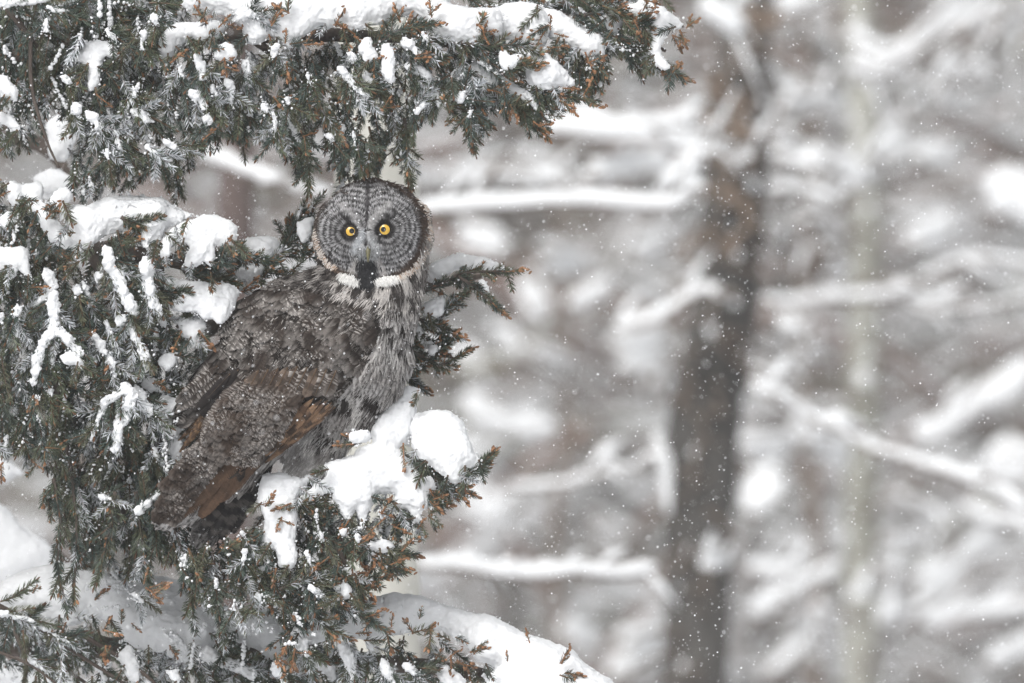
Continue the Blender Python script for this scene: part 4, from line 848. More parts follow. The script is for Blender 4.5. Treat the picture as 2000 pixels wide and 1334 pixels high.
scatter('top', [(540, 90), (600, 78), (700, 72), (850, 70), (850, 112), (560, 125)], 60, (.062, .2), -90, 22, (50, 85), (.95, .05, 0), lumps=.3)
tips('low', [(250, 1215, 60), (330, 1262, -60), (60, 1160, 70), (185, 1175, 30)], .16, 2, (20, 30))
tips('low', [(760, 1225, 60), (930, 1262, 40), (985, 1290, 60), (1030, 1262, 70), (820, 1215, 80)], -.05, 1, (18, 26))
# the boughs go on beyond the left edge
for y0_, y1_ in ((-60, 150), (150, 420), (420, 700), (700, 980), (1080, 1420)):
    scatter('top' if y0_ < 150 else ('mid' if y0_ < 900 else 'low'), [(-520, y0_), (-45, y0_), (-45, y1_), (-520, y1_-60)], 95, (.08, .42), -88, 25, (75, 110), (.97, .03, 0), lumps=.5)
# --- small shoots at the right-hand rims
stem('behind', [(825, 572), (865, 552), (905, 534), (950, 530), (988, 530)], (.17, .14), 8, (18, 30), 40, (.35, .45, .2), 'brown', 10)
stem('behind', [(895, 540), (925, 560), (948, 580), (962, 592)], (.15, .13), 6, (18, 28), 35, (.5, .4, .1), 'brown', 10)
stem('behind', [(812, 622), (845, 632), (876, 646)], .16, 5, (16, 26), 55, (.7, .2, .1), 'brown'); stem('behind', [(858, 630), (872, 605), (892, 588)], .17, 5, (22, 34), 35, (.6, .3, .1), 'brown')
stem('behind', [(795, 680), (828, 700), (860, 712), (892, 698)], .16, 7, (16, 28), 50, (.4, .35, .25), 'brown'); stem('behind', [(835, 705), (855, 690), (868, 676)], .16, 4, (20, 30), 30, (.2, .3, .5), 'brown'); stem('behind', [(780, 725), (806, 744)], .17, 3, (18, 28), 40, (.2, .4, .4), 'brown')
scatter('behind', [(770, 640), (812, 640), (825, 690), (815, 720), (780, 720)], 26, (.15, .25), -50, 40, (30, 50), (.6, .3, .1))
stem('perch', [(770, 880), (820, 905), (862, 940), (896, 956)], -.01, 7, (22, 36), 45, (.45, .4, .15), 'brown'); stem('perch', [(905, 925), (925, 920), (942, 905)], -.03, 4, (18, 28), 40, (.4, .4, .2), 'brown')
stem('perch', [(820, 960), (835, 975), (845, 978)], -.04, 4, (20, 28), 40, (.3, .4, .3), 'brown'); stem('perch', [(570, 985), (600, 985), (640, 990)], -.04, 6, (22, 34), 45, (.3, .4, .3), 'olive')
stem('perch', [(660, 1060), (700, 1075), (745, 1102), (765, 1108)], -.05, 7, (24, 40), 42, (.5, .3, .2), 'brown'); stem('perch', [(720, 1055), (755, 1070), (782, 1078)], -.04, 5, (20, 32), 40, (.3, .3, .4), 'brown')
stem('perch', [(650, 1110), (690, 1135), (722, 1132)], -.05, 5, (22, 34), 40, (.3, .3, .4), 'brown'); stem('perch', [(640, 1180), (690, 1195), (728, 1215)], -.05, 6, (24, 40), 42, (.6, .25, .15), 'brown')
stem('perch', [(545, 1150), (600, 1130), (620, 1128)], -.06, 5, (22, 30), 45, (.2, .4, .4), 'brown'); stem('perch', [(600, 1160), (620, 1210), (655, 1232)], -.05, 6, (24, 40), 42, (.6, .25, .15), 'brown')
stem('top', [(620, 195), (635, 225), (652, 250)], -.06, 4, (20, 30), 40, (.3, .4, .3), 'brown'); stem('top', [(590, 245), (600, 300), (602, 345)], -.02, 7, (28, 45), 45, (.8, .2, 0), 'green'); stem('top', [(790, 230), (795, 290), (800, 332)], .0, 7, (25, 38), 45, (.8, .2, 0), 'olive')
stem('top', [(905, 215), (915, 235), (920, 262)], 0, 5, (20, 32), 35, (.9, .1, 0), 'green'); stem('top', [(985, 190), (1015, 215), (1045, 245)], -.01, 7, (24, 38), 42, (.5, .4, .1), 'brown')
stem('top', [(900, 84), (950, 90), (1000, 88), (1020, 92)], -.04, 8, (24, 36), 50, (.5, .4, .1), 'olive'); stem('top', [(980, 145), (1000, 132), (1025, 128)], -.05, 2, (16, 22), 40, (0, .3, .7), 'brown')
stem('top', [(1040, 175), (1080, 182), (1138, 195)], -.01, 8, (22, 34), 45, (.4, .4, .2), 'brown'); stem('top', [(720, 95), (780, 60), (825, 52)], -.06, 9, (24, 36), 42, (.4, .4, .2), 'brown'); stem('top', [(780, 75), (820, 90), (838, 100)], -.06, 6, (24, 34), 42, (.6, .3, .1), 'olive')
stem('tip', [(1215, 95), (1265, 120), (1315, 142)], .04, 8, (24, 36), 38, (.5, .35, .15), 'brown'); stem('tip', [(1215, 55), (1250, 45), (1262, 70)], .03, 5, (22, 32), 42, (.4, .4, .2), 'brown'); stem('tip', [(1140, 30), (1190, 20), (1205, 25)], .02, 5, (22, 32), 42, (.4, .3, .3), 'brown')
stem('top', [(1170, 100), (1165, 130), (1160, 158)], .03, 6, (20, 30), 35, (.6, .3, .1), 'brown')
stem('mid', [(236, 424), (255, 435), (280, 430)], -.03, 4, (15, 22), 50, (.9, .1, 0), 'green'); stem('mid', [(205, 474), (240, 468), (280, 474)], -.02, 6, (18, 26), 50, (.5, .4, .1), 'olive'); stem('mid', [(300, 560), (320, 575), (335, 575)], -.02, 6, (26, 36), 45, (1, 0, 0), 'green')
stem('mid', [(440, 488), (480, 502), (508, 506)], .05, 6, (18, 28), 42, (.6, .4, 0), 'olive'); stem('mid', [(410, 530), (430, 505), (460, 500)], .04, 6, (24, 34), 42, (.4, .4, .2), 'olive'); stem('mid', [(360, 530), (400, 545), (430, 550)], .04, 6, (24, 34), 42, (.7, .3, 0), 'olive')
stem('mid', [(345, 640), (365, 615), (378, 605)], .02, 5, (24, 34), 42, (1, 0, 0), 'green')
tips('top', [(375, 30, 60), (432, 50, 50), (325, 118), (405, 95), (430, 130), (186, 185), (400, 275, -60), (510, 22), (560, 28, 80), (530, 50, 70), (650, 50, 60), (780, 40, 60), (695, 70), (560, 90, 80), (590, 85), (570, 115, -80), (567, 132, -80), (730, 120), (600, 195, -60), (610, 205, -60), (540, 190, -60), (715, 200), (810, 115), (838, 30, 40), (590, 270, -50), (660, 195), (750, 215), (880, 222), (865, 240)], -.055)
tips('top', [(925, 62, 80), (945, 66, 40), (948, 85, 90), (1075, 68, 60), (1065, 90), (985, 158), (960, 178), (1000, 200), (1043, 243, -30), (1070, 185), (1110, 175), (1135, 190), (1150, 125), (1095, 195, -60), (975, 170)], -.035)
tips('tip', [(1200, 20), (1240, 45), (1335, 52, 30), (1315, 70, -30), (1312, 142, -10), (1260, 12), (1180, 10), (1325, 62, -20), (1250, 25)], .0)
tips('mid', [(22, 375, 70), (85, 435, 60), (240, 462, 30), (120, 490), (145, 455, 10), (290, 500), (205, 515), (175, 578), (160, 668), (410, 535, -60), (245, 620), (430, 488), (65, 770, -80), (105, 785, -80), (145, 760), (90, 880, -70), (65, 905, -75), (300, 745), (205, 745), (5, 905, -80), (110, 500), (60, 560)], -.03)
tips('mid', [(470, 572, 10)], .03); tips('perch', [(435, 1065), (300, 1150, -70), (515, 985), (575, 985, 170), (550, 1010, -30), (505, 1040, -100), (540, 1105, -90), (600, 1128, 10), (665, 1050, 80), (690, 1060), (650, 1090, -80), (780, 1075, 40), (760, 1100, -20), (720, 1130, 30), (700, 1150), (740, 1000), (820, 1030, -20), (845, 975, 0), (835, 1005), (897, 955, -30), (700, 865, 150), (770, 1025, -60), (650, 1165, -70), (725, 1205, -30), (640, 1235, -30), (530, 1280, -85), (570, 1270, -70), (548, 1290, -85), (680, 1050)], -.06)
tips('low', [(285, 1140), (205, 1230), (210, 1260, -80), (425, 1065), (800, 1235), (830, 1240, 10), (880, 1280), (895, 1292), (920, 1275), (860, 1325), (700, 1240), (1095, 1293, 10), (1100, 1318, 10), (885, 1240, 70), (300, 1160), (855, 1278)], .0)

# --- snow cushions, traced from the picture at their own depth
SP = snow_poly
SP('top', [(303, 117), (315, 72), (336, 48), (390, 39), (432, 34), (444, 51), (432, 75), (405, 87), (375, 75), (357, 87), (339, 111)], -.02, .6, 24)
SP('top', [(414, 112), (426, 87), (450, 84), (463, 105), (459, 120), (435, 122)], -.03, .5, 20)
SP('top', [(129, 135), (168, 84), (195, 75), (222, 87), (246, 123), (225, 117), (206, 108), (196, 142), (189, 180), (174, 177), (171, 132), (150, 122)], -.02, .3, 14, edge_n=.5)
SP('top', [(354, 21), (366, -40), (500, -60), (900, -60), (880, 5), (915, 14), (980, 15), (985, 70), (939, 88), (906, 87), (867, 81), (840, 62), (834, 48), (810, 34), (768, 37), (750, 48), (720, 50), (711, 62), (690, 62), (660, 54), (630, 55), (612, 60), (600, 71), (579, 84), (564, 99), (548, 84), (531, 74), (510, 83), (480, 88), (472, 60), (450, 33), (414, 26), (390, 18)], -.045, .55, 38, edge_y=.0, edge_n=.8)
SP('top', [(702, 78), (723, 72), (731, 93), (743, 112), (735, 121), (714, 124), (700, 104)], -.04, .4, 15)
SP('top', [(741, 87), (756, 81), (771, 99), (773, 129), (771, 162), (756, 163), (744, 144)], -.05, .2, 15, edge_n=.6)
SP('top', [(900, 6), (918, 14), (960, 14), (999, 2), (1029, 2), (1059, 12), (1075, 45), (1066, 92), (1056, 95), (1080, 106), (1104, 132), (1130, 170), (1110, 172), (1095, 168), (1080, 178), (1056, 175), (1029, 163), (1022, 128), (1030, 100), (1014, 86), (990, 79), (950, 86), (905, 86), (888, 40)], -.035, .5, 34, edge_y=-.01, edge_n=.8)
SP('tip', [(1040, 10), (1059, 12), (1092, 19), (1128, 43), (1164, 62), (1184, 84), (1180, 108), (1158, 109), (1140, 112), (1110, 88), (1090, 82), (1072, 74), (1060, 45)], .02, .5, 28)
SP('top', [(870, 152), (885, 131), (915, 128), (939, 117), (952, 130), (972, 143), (990, 152), (1008, 164), (1032, 180), (1046, 196), (1043, 210), (1029, 199), (1008, 190), (984, 178), (950, 171), (924, 158), (900, 150), (876, 160)], -.03, .5, 17)
SP('top', [(969, 96), (987, 93), (993, 108), (1020, 105), (1026, 118), (1008, 129), (990, 141), (972, 126)], -.02, .4, 14, edge_n=.5)
SP('tip', [(1170, 30), (1200, 27), (1220, 12), (1245, 4), (1258, -30), (1290, -20), (1278, 6), (1299, 18), (1320, 33), (1340, 49), (1326, 62), (1311, 60), (1299, 78), (1293, 93), (1292, 105), (1305, 120), (1321, 138), (1299, 138), (1275, 129), (1272, 114), (1260, 99), (1245, 96), (1270, 81), (1266, 60), (1248, 40), (1230, 44), (1215, 50), (1203, 72), (1190, 64), (1180, 45)], .01, .4, 24, edge_n=.7)
SP('mid', [(6, 355), (18, 352), (54, 361), (63, 357), (78, 354), (88, 367), (84, 392), (99, 406), (114, 427), (129, 452), (150, 473), (165, 495), (166, 520), (150, 521), (141, 498), (120, 481), (99, 478), (84, 454), (75, 430), (54, 397), (45, 379), (33, 409), (21, 403), (18, 376)], -.05, .4, 17)
SP('mid', [(90, 394), (105, 374), (129, 364), (145, 376), (140, 390), (124, 402), (130, 430), (128, 446), (116, 430), (108, 406)], -.0, .4, 14)
SP('mid', [(132, 445), (138, 400), (171, 403), (186, 391), (225, 379), (264, 376), (315, 382), (354, 400), (385, 423), (360, 445), (335, 452), (317, 475), (300, 481), (297, 492), (288, 497), (270, 488), (261, 464), (240, 458), (210, 460), (192, 475), (168, 487), (146, 472)], -.05, .7, 44, edge_n=.9)
SP('mid', [(378, 425), (400, 419), (420, 419), (456, 433), (468, 448), (459, 475), (447, 484), (423, 481), (422, 508), (411, 523), (398, 512), (381, 521), (357, 520), (360, 500), (369, 480), (350, 470), (339, 482), (330, 508), (315, 514), (309, 499), (318, 469), (336, 445)], -.055, .5, 24, edge_n=.8)
SP('mid', [(322, 541), (360, 548), (405, 554), (444, 553), (474, 570), (462, 580), (455, 600), (446, 625), (429, 637), (417, 622), (396, 624), (385, 610), (345, 612), (324, 600), (318, 570)], -.04, .6, 26, edge_n=.3)
SP('mid', [(339, 628), (358, 609), (390, 614), (404, 637), (395, 650), (396, 668), (377, 680), (365, 661), (348, 654)], .04, .4, 16)
SP('mid', [(309, 706), (328, 684), (352, 690), (340, 712), (324, 728)], .03, .4, 13, edge_n=.5)
SP('mid', [(466, 472), (485, 462), (510, 458), (545, 463), (552, 482), (530, 510), (505, 545), (490, 580), (455, 560), (440, 535), (470, 520), (486, 500)], .08, .5, 24, edge_n=.4)
SP('mid', [(580, 432), (618, 418), (606, 465), (585, 485)], .12, .3, 14, edge=False)
SP('mid', [(-20, 481), (0, 478), (36, 484), (54, 481), (60, 520), (66, 550), (57, 559), (45, 535), (18, 526), (-20, 534)], .0, .4, 18)
SP('mid', [(-10, 430), (18, 415), (39, 410), (42, 440), (10, 448)], .04, .4, 14, edge=False)
SP('mid', [(114, 698), (125, 688), (141, 678), (160, 700), (168, 716), (162, 722), (145, 712), (128, 712)], -.03, .2, 9, edge_n=.4)
SP('mid', [(298, 790), (318, 766), (345, 776), (362, 800), (362, 836), (340, 860), (318, 850), (303, 830)], .06, .2, 14, edge_n=.4)
SP('perch', [(327, 862), (335, 850), (356, 850), (360, 872), (352, 900), (342, 914), (331, 892)], .06, .3, 13, edge_n=.4)
SP('top', [(-15, 144), (15, 148), (38, 180), (36, 200), (12, 196), (-15, 182)], .0, .3, 16); SP('top', [(-15, 210), (28, 224), (48, 252), (36, 266), (10, 247), (-15, 242)], .0, .3, 14)
# perch bough
SP('perch', [(776, 753), (799, 750), (823, 760), (820, 770), (806, 772), (812, 800), (806, 840), (800, 870), (780, 878), (800, 900), (822, 926), (846, 932), (854, 954), (838, 967), (843, 980), (842, 996), (826, 1000), (820, 1022), (809, 1028), (798, 1000), (780, 1000), (763, 990), (772, 968), (760, 966), (737, 964), (722, 992), (714, 1017), (710, 1037), (694, 1037), (704, 1017), (696, 994), (680, 1017), (663, 1000), (644, 977), (654, 956), (621, 975), (583, 984), (575, 977), (608, 954), (636, 931), (630, 908), (655, 898), (690, 890), (700, 872), (727, 868), (722, 840), (740, 815), (755, 790), (770, 770)], -.06, .30, 30, edge_n=1.1, edge_y=.0)
SP('perch', [(803, 870), (800, 830), (816, 808), (846, 803), (879, 805), (908, 821), (915, 852), (928, 882), (943, 902), (931, 915), (908, 918), (902, 935), (895, 951), (875, 941), (859, 925), (829, 908), (810, 892)], -.06, .45, 32, edge_n=.9)
SP('perch', [(677, 845), (714, 840), (726, 855), (706, 868), (681, 865)], -.10, .3, 14, edge_n=.4)
SP('perch', [(512, 925), (549, 925), (582, 932), (620, 925), (598, 950), (582, 971), (584, 1004), (579, 1053), (583, 1100), (572, 1114), (542, 1107), (536, 1075), (509, 1056), (516, 1014), (503, 984), (503, 960)], -.065, .25, 26, edge_n=.8)
SP('perch', [(710, 1062), (728, 1054), (753, 1052), (773, 1068), (758, 1078), (738, 1080), (718, 1074)], -.02, .4, 12); SP('perch', [(651, 1106), (681, 1108), (712, 1124), (706, 1135), (676, 1125)], -.02, .4, 11, edge_n=.6)
SP('perch', [(645, 1118), (668, 1128), (683, 1142), (688, 1166), (664, 1173), (652, 1148)], -.03, .4, 13)
SP('perch', [(740, 990), (755, 994), (749, 1020), (740, 1012)], -.04, .2, 8); SP('perch', [(660, 1028), (678, 1032), (677, 1048), (664, 1048)], -.04, .2, 8)
# low boughs
SP('low', [(-30, 1150), (0, 1140), (32, 1125), (65, 1110), (100, 1100), (150, 1096), (185, 1110), (220, 1125), (260, 1135), (295, 1120), (370, 1130), (392, 1158), (420, 1190), (475, 1188), (520, 1190), (560, 1210), (570, 1260), (530, 1300), (500, 1275), (460, 1255), (437, 1252), (400, 1272), (362, 1292), (312, 1274), (270, 1264), (237, 1252), (220, 1215), (170, 1205), (130, 1226), (112, 1216), (60, 1200), (-30, 1195)], .26, .7, 42, voxel=.004, edge_n=.3)
SP('low', [(560, 1240), (600, 1225), (640, 1208), (699, 1188), (728, 1176), (769, 1169), (826, 1169), (892, 1184), (974, 1209), (1056, 1246), (1113, 1270), (1150, 1303), (1200, 1332), (1215, 1420), (960, 1420), (970, 1310), (930, 1300), (900, 1262), (860, 1240), (800, 1232), (740, 1240), (660, 1250), (600, 1262)], .00, .55, 60, voxel=.004, edge_n=.3)
SP('low', [(940, 1345), (965, 1308), (995, 1290), (1020, 1292), (1010, 1345)], .02, .5, 22, edge_n=.4); SP('low', [(1030, 1400), (1010, 1330), (1060, 1310), (1130, 1330), (1200, 1350), (1200, 1410)], .04, .5, 30, edge=False)
SP('low', [(845, 1290), (878, 1300), (910, 1330), (905, 1350), (860, 1345)], .0, .5, 18, edge_n=.5)
SP('low', [(225, 1276), (255, 1252), (273, 1305), (268, 1340), (245, 1325)], .2, .3, 16, edge_n=.4); SP('low', [(325, 1310), (345, 1305), (355, 1325), (340, 1340)], .15, .3, 12, edge_n=.4)
SP('back', [(-120, 960), (-20, 975), (20, 990), (60, 1025), (100, 1065), (125, 1105), (90, 1145), (30, 1165), (-120, 1170)], 1.9, .5, 55, voxel=.006, edge=False); SP('back', [(-60, 880), (20, 895), (50, 925), (10, 950), (-60, 945)], 2.0, .4, 26, voxel=.006, edge=False)
SP('back', [(-40, 1290), (60, 1300), (150, 1320), (330, 1330), (330, 1400), (-40, 1400)], 1.6, .4, 40, voxel=.006, edge=False)
SP('backtop', [(60, 340), (110, 328), (150, 345), (140, 385), (80, 395)], 1.0, .4, 22, voxel=.005, edge=False); SP('backtop', [(85, 240), (125, 215), (150, 270), (130, 320), (95, 310)], 1.0, .4, 24, voxel=.005, edge=False)
for key, pts, r, y in [
  ('top', [(210, 60), (225, 78)], 7, -.02), ('top', [(300, 33), (306, 46)], 10, -.03), ('top', [(280, 62), (279, 95)], 8, -.02), ('top', [(88, 42), (87, 64)], 7, -.02), ('top', [(148, 208), (150, 220)], 12, -.02), ('top', [(178, 226), (200, 255)], 12, -.03),
  ('top', [(262, 218), (280, 226), (297, 240)], 11, 0), ('top', [(209, 295), (210, 306)], 10, -.03), ('top', [(224, 250), (233, 280), (235, 305)], 9, -.02), ('top', [(384, 106), (392, 130), (398, 155)], 12, -.03), ('top', [(374, 182), (390, 192), (400, 208)], 12, -.03),
  ('top', [(412, 170), (425, 186)], 8, -.03), ('top', [(443, 157), (452, 180), (450, 205)], 8, -.02), ('top', [(405, 232), (406, 242)], 10, -.03), ('top', [(285, 285), (300, 298), (315, 312)], 8, -.02), ('top', [(322, 276), (350, 292)], 8, -.01), ('top', [(95, 15), (130, 25)], 8, .0), ('top', [(0, 8), (60, 4), (100, -4)], 9, .0),
  ('top', [(684, 105), (690, 120)], 8, -.04), ('top', [(798, 129), (825, 141), (843, 168), (858, 204)], 13, -.02), ('top', [(792, 81), (806, 94), (819, 111)], 12, -.04), ('top', [(825, 66), (837, 80)], 9, -.05), ('top', [(666, 135), (690, 168), (720, 189)], 10, -.06), ('top', [(713, 146), (729, 171)], 10, -.04),
  ('top', [(813, 222), (822, 208), (831, 198)], 9, -.03), ('top', [(897, 192), (909, 180)], 10, -.03), ('top', [(918, 216), (920, 226)], 7, -.04), ('top', [(534, 222), (538, 246), (536, 270)], 6, -.03), ('top', [(514, 206), (520, 216)], 8, -.02), ('top', [(690, 258), (696, 288)], 6, -.04), ('top', [(600, 144), (609, 168)], 6, -.05), ('top', [(538, 90), (534, 111)], 9, -.04), ('top', [(470, 28), (500, 24)], 14, -.02),
  ('top', [(640, 265), (652, 275)], 7, -.03), ('top', [(560, 190), (566, 205)], 6, -.05), ('top', [(480, 120), (484, 150)], 7, -.01), ('tip', [(1150, 100), (1152, 108)], 9, .03), ('top', [(350, 130), (355, 150)], 6, -.02), ('top', [(258, 170), (268, 190)], 7, 0), ('top', [(120, 150), (140, 160)], 8, .01),
  ('mid', [(207, 490), (225, 535), (240, 568), (255, 598), (267, 616)], 16, -.03), ('mid', [(288, 511), (288, 550), (297, 586), (315, 614)], 16, -.03), ('mid', [(192, 544), (216, 522)], 10, -.01), ('mid', [(238, 625), (258, 646), (276, 679), (288, 702)], 14, -.02),
  ('mid', [(88, 530), (100, 550), (98, 575), (64, 598)], 14, -.01), ('mid', [(102, 580), (106, 616), (102, 643), (82, 676), (72, 710), (66, 745)], 14, -.03), ('mid', [(114, 649), (138, 668), (158, 694)], 14, -.03), ('mid', [(27, 658), (45, 631)], 9, -.01), ('mid', [(150, 562), (152, 575)], 9, -.02), ('mid', [(162, 547), (170, 570), (174, 600)], 7, -.01),
  ('mid', [(183, 652), (195, 672), (207, 694)], 11, .0), ('mid', [(212, 697), (220, 715), (222, 742)], 10, .0), ('mid', [(205, 628), (215, 645), (223, 668)], 8, .0), ('mid', [(240, 752), (258, 776), (240, 818), (228, 850), (228, 880)], 15, -.01), ('mid', [(240, 765), (210, 782), (192, 821), (177, 860)], 9, -.01), ('mid', [(262, 761), (282, 785), (294, 812)], 13, .02), ('mid', [(285, 745), (320, 765)], 14, .08),
  ('mid', [(99, 764), (100, 772)], 7, -.02), ('mid', [(70, 775), (75, 782)], 6, -.02), ('perch', [(270, 1001), (290, 980), (315, 959)], 9, .02), ('perch', [(300, 875), (307, 890), (312, 905)], 8, .04), ('perch', [(195, 970), (216, 974)], 7, .04), ('mid', [(0, 615), (8, 640)], 8, -.01), ('mid', [(30, 520), (20, 545)], 8, 0),
  ('mid', [(310, 620), (325, 640)], 8, .05), ('mid', [(100, 700), (104, 718)], 6, -.02), ('mid', [(250, 705), (254, 730)], 7, .02), ('mid', [(36, 600), (30, 625)], 7, -.02),
  ('behind', [(815, 636), (822, 650)], 9, .17), ('behind', [(826, 668), (840, 674), (852, 686)], 10, .17), ('perch', [(604, 1145), (616, 1155), (628, 1168)], 9, -.04), ('perch', [(699, 1046), (698, 1058)], 6, -.06), ('perch', [(480, 1075), (476, 1100)], 7, -.03), ('perch', [(470, 1040), (476, 1048)], 7, -.03),
  ('perch', [(420, 1130), (424, 1150)], 5, -.02), ('perch', [(455, 1180), (460, 1195)], 7, -.02), ('perch', [(355, 1090), (362, 1100)], 5, 0), ('perch', [(505, 1160), (510, 1180)], 8, -.02), ('perch', [(600, 1080), (606, 1100)], 6, -.04), ('perch', [(625, 1040), (632, 1056)], 7, -.04),
  ('low', [(77, 1222), (105, 1238), (137, 1257)], 6, .13), ('low', [(50, 1280), (75, 1300), (100, 1320)], 5, .14), ('low', [(0, 1196), (40, 1206), (75, 1216)], 7, .12), ('low', [(668, 1262), (682, 1290), (690, 1325)], 14, .02), ('low', [(748, 1290), (756, 1310), (765, 1332)], 12, .0), ('low', [(580, 1235), (592, 1260), (600, 1280)], 14, .02), ('low', [(790, 1300), (820, 1320)], 9, .0),
  ('low', [(600, 1290), (640, 1300), (650, 1330)], 14, .1), ('low', [(400, 1280), (460, 1300), (500, 1320)], 16, .25), ('low', [(190, 1300), (205, 1330)], 9, .2), ('low', [(260, 1160), (280, 1175)], 8, .12), ('low', [(110, 1262), (118, 1285)], 7, .2), ('low', [(720, 1250), (730, 1275)], 9, .03), ('low', [(540, 1300), (560, 1335)], 14, .1)]:
    snow_strip_on(key, pts, r, y-(.03 if key in ('top', 'mid', 'perch') else 0))
SP('behind', [(832, 545), (841, 512), (874, 503), (901, 495), (924, 502), (960, 506), (978, 514), (994, 526), (982, 534), (960, 532), (946, 535), (924, 534), (906, 524), (888, 528), (874, 540), (856, 551), (838, 556)], .19, .4, 19, edge_n=.3)
SP('behind', [(935, 543), (946, 541), (958, 561), (963, 573), (946, 580), (930, 562)], .18, .3, 12, edge_n=.3); SP('behind', [(818, 600), (843, 581), (859, 570), (877, 572), (871, 595), (865, 613), (856, 622), (826, 618)], .19, .4, 16, edge_n=.3)
SP('behind', [(840, 668), (859, 680), (847, 698), (836, 690)], .18, .3, 9, edge_n=.3)

# --- hang up the shoots: the nearest three hundred one by one, the rest joined bough by bough
for k in SIDE: link('side_branches', SIDE[k].mesh('side_branches', M_BARK, True), BOUGHS[k], kind='stuff')
def frame_of(d, roll):
    x = unit(d); up = np.array([0, 0, 1.]) if abs(x[2]) < .9 else np.array([0, 1., 0]); yv = unit(np.cross(up, x)); zv = np.cross(x, yv); c, s_ = math.cos(roll), math.sin(roll)
    return np.stack([x, yv*c+zv*s_, -yv*s_+zv*c], 1)
in_frame = lambda s_: (abs(s_[1][0]) < 1.02*(1+s_[1][1]/CAMD)) and abs(s_[1][2]-CZ) < .69
# no shoot stands in front of a cushion (only its rim shoots do) nor in front of the owl's tail
TAIL = [(298, 1022), (345, 850), (520, 840), (530, 900), (485, 1020), (430, 1056), (380, 1050)]; OWLP = [(340, 800), (430, 640), (545, 540), (605, 480), (650, 372), (740, 349), (800, 370), (845, 470), (830, 600), (780, 740), (640, 870), (500, 930), (330, 930)]
def prune():
    pos = np.array([s_[1] for s_ in SPRIGS]); dv = np.array([s_[2] for s_ in SPRIGS]); L = np.array([s_[3]*LENS[s_[4][1]] for s_ in SPRIGS])/1000
    kill = np.zeros(len(pos), bool)
    for fr in (.25, .6, .95):
        w = pos+dv*(L*fr)[:, None]; px = to_px(w)
        for poly, y0, lo, hi, sl in SNOWP:
            c = (px > lo).all(1) & (px < hi).all(1) & (w[:, 1] < y0+.10)
            idx = np.nonzero(c)[0]
            if len(idx) == 0: continue
            ins = inside(px[idx], poly); dd = dist_poly(px[idx], list(poly)+[poly[0]]); kill[idx[ins & (dd > (9 if fr > .3 else 13))]] = True
        for pts, r, y in SNOWS:
            dd = dist_poly(px, [np.array(a_, float) for a_ in pts]); kill |= (dd < r*.75) & (w[:, 1] < y-.012)
        kill |= inside(px, TAIL) & (w[:, 1] < .06); kill |= inside(px, OWLP) & (w[:, 1] < -.02) & (px[:, 1] > 365)
    return kill & np.array([s_[6] for s_ in SPRIGS])
_kill = prune(); SPRIGS = [s_ for s_, k in zip(SPRIGS, _kill) if not k]
def frost_near():
    # shoots beside lying snow are dusted white
    pos = np.array([s_[1]+s_[2]*s_[3]*.03 for s_ in SPRIGS]); px = to_px(pos); near = np.zeros(len(px), bool)
    for pts, r, y in SNOWS: near |= dist_poly(px, [np.array(a_, float) for a_ in pts]) < r+16
    for poly, y0, lo, hi, sl in SNOWP:
        c = np.nonzero((px > lo-20).all(1) & (px < hi+30).all(1))[0]
        if len(c): near[c] |= dist_poly(px[c], list(poly)+[poly[0]]) < 15
    for i, s_ in enumerate(SPRIGS):
        if near[i] and s_[4][0] == 'green' and rng.random() < .26: SPRIGS[i] = (*s_[:4], ('frost', *s_[4][1:]), *s_[5:])
    # loose grains round every strip and rim
    for key, (pts, r, y) in zip(SNOWKEYS, SNOWS):
        q = resample(pts, 12)
        for k in range(int(14+r*2.2)):
            a = q[rng.integers(12)]+rng.normal(size=2)*r*[.75, .85]; LUMPS[key].add(ICO1_V*(.0007+.0021*rng.random()**2)*(.7+.6*rng.random(3))+P(a[0], a[1], y-.004+.014*rng.random()), ICO1_F)
    for key, (poly, y0, lo, hi, sl) in zip(POLYKEYS, SNOWP):
        n = len(poly)
        for i in range(n):
            A_, B_ = poly[i], poly[(i+1) % n]
            if abs(B_[0]-A_[0])+abs(B_[1]-A_[1]) > 400: continue
            for k in range(int(np.linalg.norm(B_-A_)/5)):
                a = A_+(B_-A_)*rng.random()+rng.normal(size=2)*3.2; LUMPS[key].add(ICO1_V*(.0007+.0020*rng.random()**2)*(.7+.6*rng.random(3))+P(a[0], a[1], y0+(hi[1]-a[1])/1000*sl-.006+.012*rng.random()), ICO1_F)
frost_near()
for k in LUMPS:
    if LUMPS[k].n: link('snow_crumbs', LUMPS[k].mesh('snow_crumbs', M_SNOW, True), BOUGHS[k], kind='stuff')
order = sorted(range(len(SPRIGS)), key=lambda i: SPRIGS[i][1][1] + (0 if in_frame(SPRIGS[i]) else 10)); single = set(order[:300])
SPR_ME = {k: v[3].mesh('twig', M_NEEDLE) for k, v in SPR.items()}
in_frame = lambda s_: (abs(s_[1][0]) < 1.02*(1+s_[1][1]/CAMD)) and abs(s_[1][2]-CZ) < .69
order = sorted(range(len(SPRIGS)), key=lambda i: SPRIGS[i][1][1] + (0 if in_frame(SPRIGS[i]) else 10)); single = set(order[:300]); mass = {}
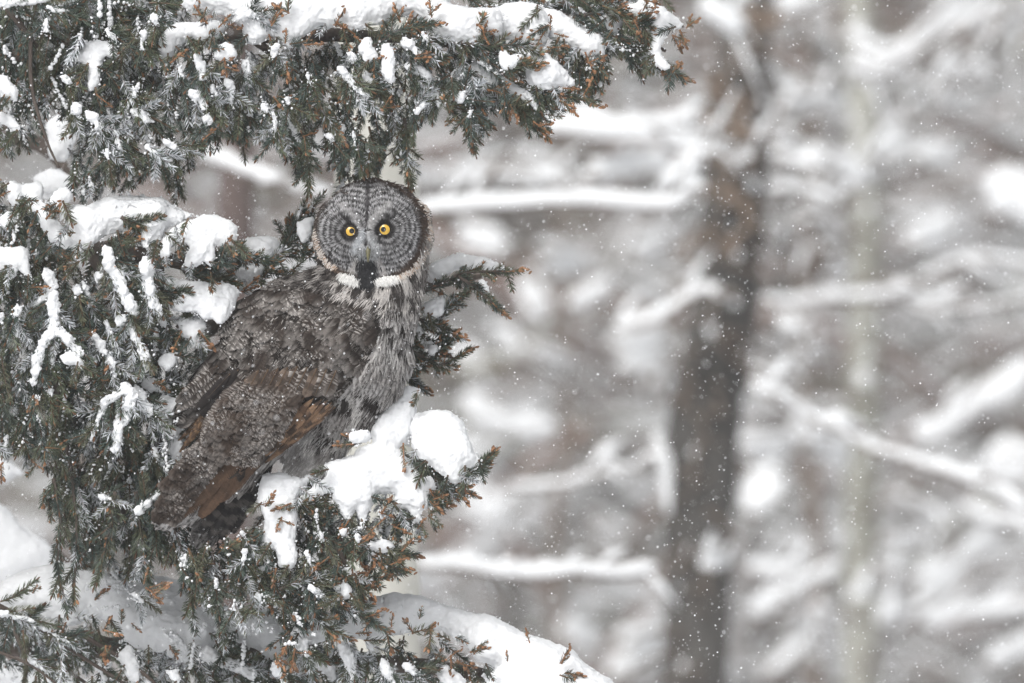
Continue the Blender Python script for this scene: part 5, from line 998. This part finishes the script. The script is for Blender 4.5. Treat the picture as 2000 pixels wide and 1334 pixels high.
for i, (key, p0, dv, sc, vk, roll, _l) in enumerate(SPRIGS):
    R_ = frame_of(dv, roll)*sc
    if i in single:
        o = bpy.data.objects.new('twig', SPR_ME[vk]); COL.objects.link(o); o.parent = BOUGHS[key]
        base = Vector(); q = o.parent
        while q is not None: base += q.location; q = q.parent
        M4 = np.eye(4); M4[:3, :3] = R_; M4[:3, 3] = p0-np.array(base[:]); o.matrix_basis = Matrix(M4.tolist())
    else:
        V, F, C = SPR[vk][:3]; mass.setdefault(key, Buf()).add(V@R_.T+p0, F, C*(.8+.45*rng.random()))
for k, b in mass.items(): link('twigs', b.mesh('twigs', M_NEEDLE), BOUGHS[k], kind='stuff')
print('sprigs', len(SPRIGS), 'tris', sum(sum(len(f) for f in b.F) for b in mass.values()))

# ---------------------------------------------------------------- falling snow
def flakes():
    B = Buf(); mS = new_mat('snowflake'); mS[2].inputs['Base Color'].default_value = (.9, .91, .93, 1); mS[2].inputs['Roughness'].default_value = .6
    mS[2].inputs['Transmission Weight'].default_value = .0
    n = 36000
    y = np.concatenate([rng.uniform(-1.3, 2.0, 28000), rng.uniform(-5, 10, 8000)]); s = (CAMD+y)/CAMD; y[:400] = rng.uniform(-5, -1.2, 400); s = (CAMD+y)/CAMD; x = rng.uniform(-1.6, 1.6, n)*s; z = CZ+rng.uniform(-.95, .95, n)*s
    r = (.00055+.0011*rng.random(n)**3.2)
    r[:400] = .0014+.0012*rng.random(400)
    for k in range(n):
        if abs(y[k]) < .25 and x[k] < -.15: continue
        V = ICO1_V[:, :]*r[k]*(.7+.6*rng.random(3)); B.add(V+[x[k], y[k], z[k]], ICO1_F)
    o = link('falling_snow', B.mesh('falling_snow', mS[0]), kind='stuff'); o['label'] = 'fine snowflakes drifting through the air'
    B = Buf(); q = np.array([300, 350])+rng.random((900, 2))*[560, 700]; pos, nor, ok = cast(q); pos, nor = pos[ok][:90], nor[ok][:90]
    for p_, n__ in zip(pos, nor): B.add(ICO1_V*(.0009+.0013*rng.random()**3)+p_+n__*.012, ICO1_F)
    link('settled_flakes', B.mesh('settled_flakes', mS[0]), OWL, kind='stuff')
flakes()
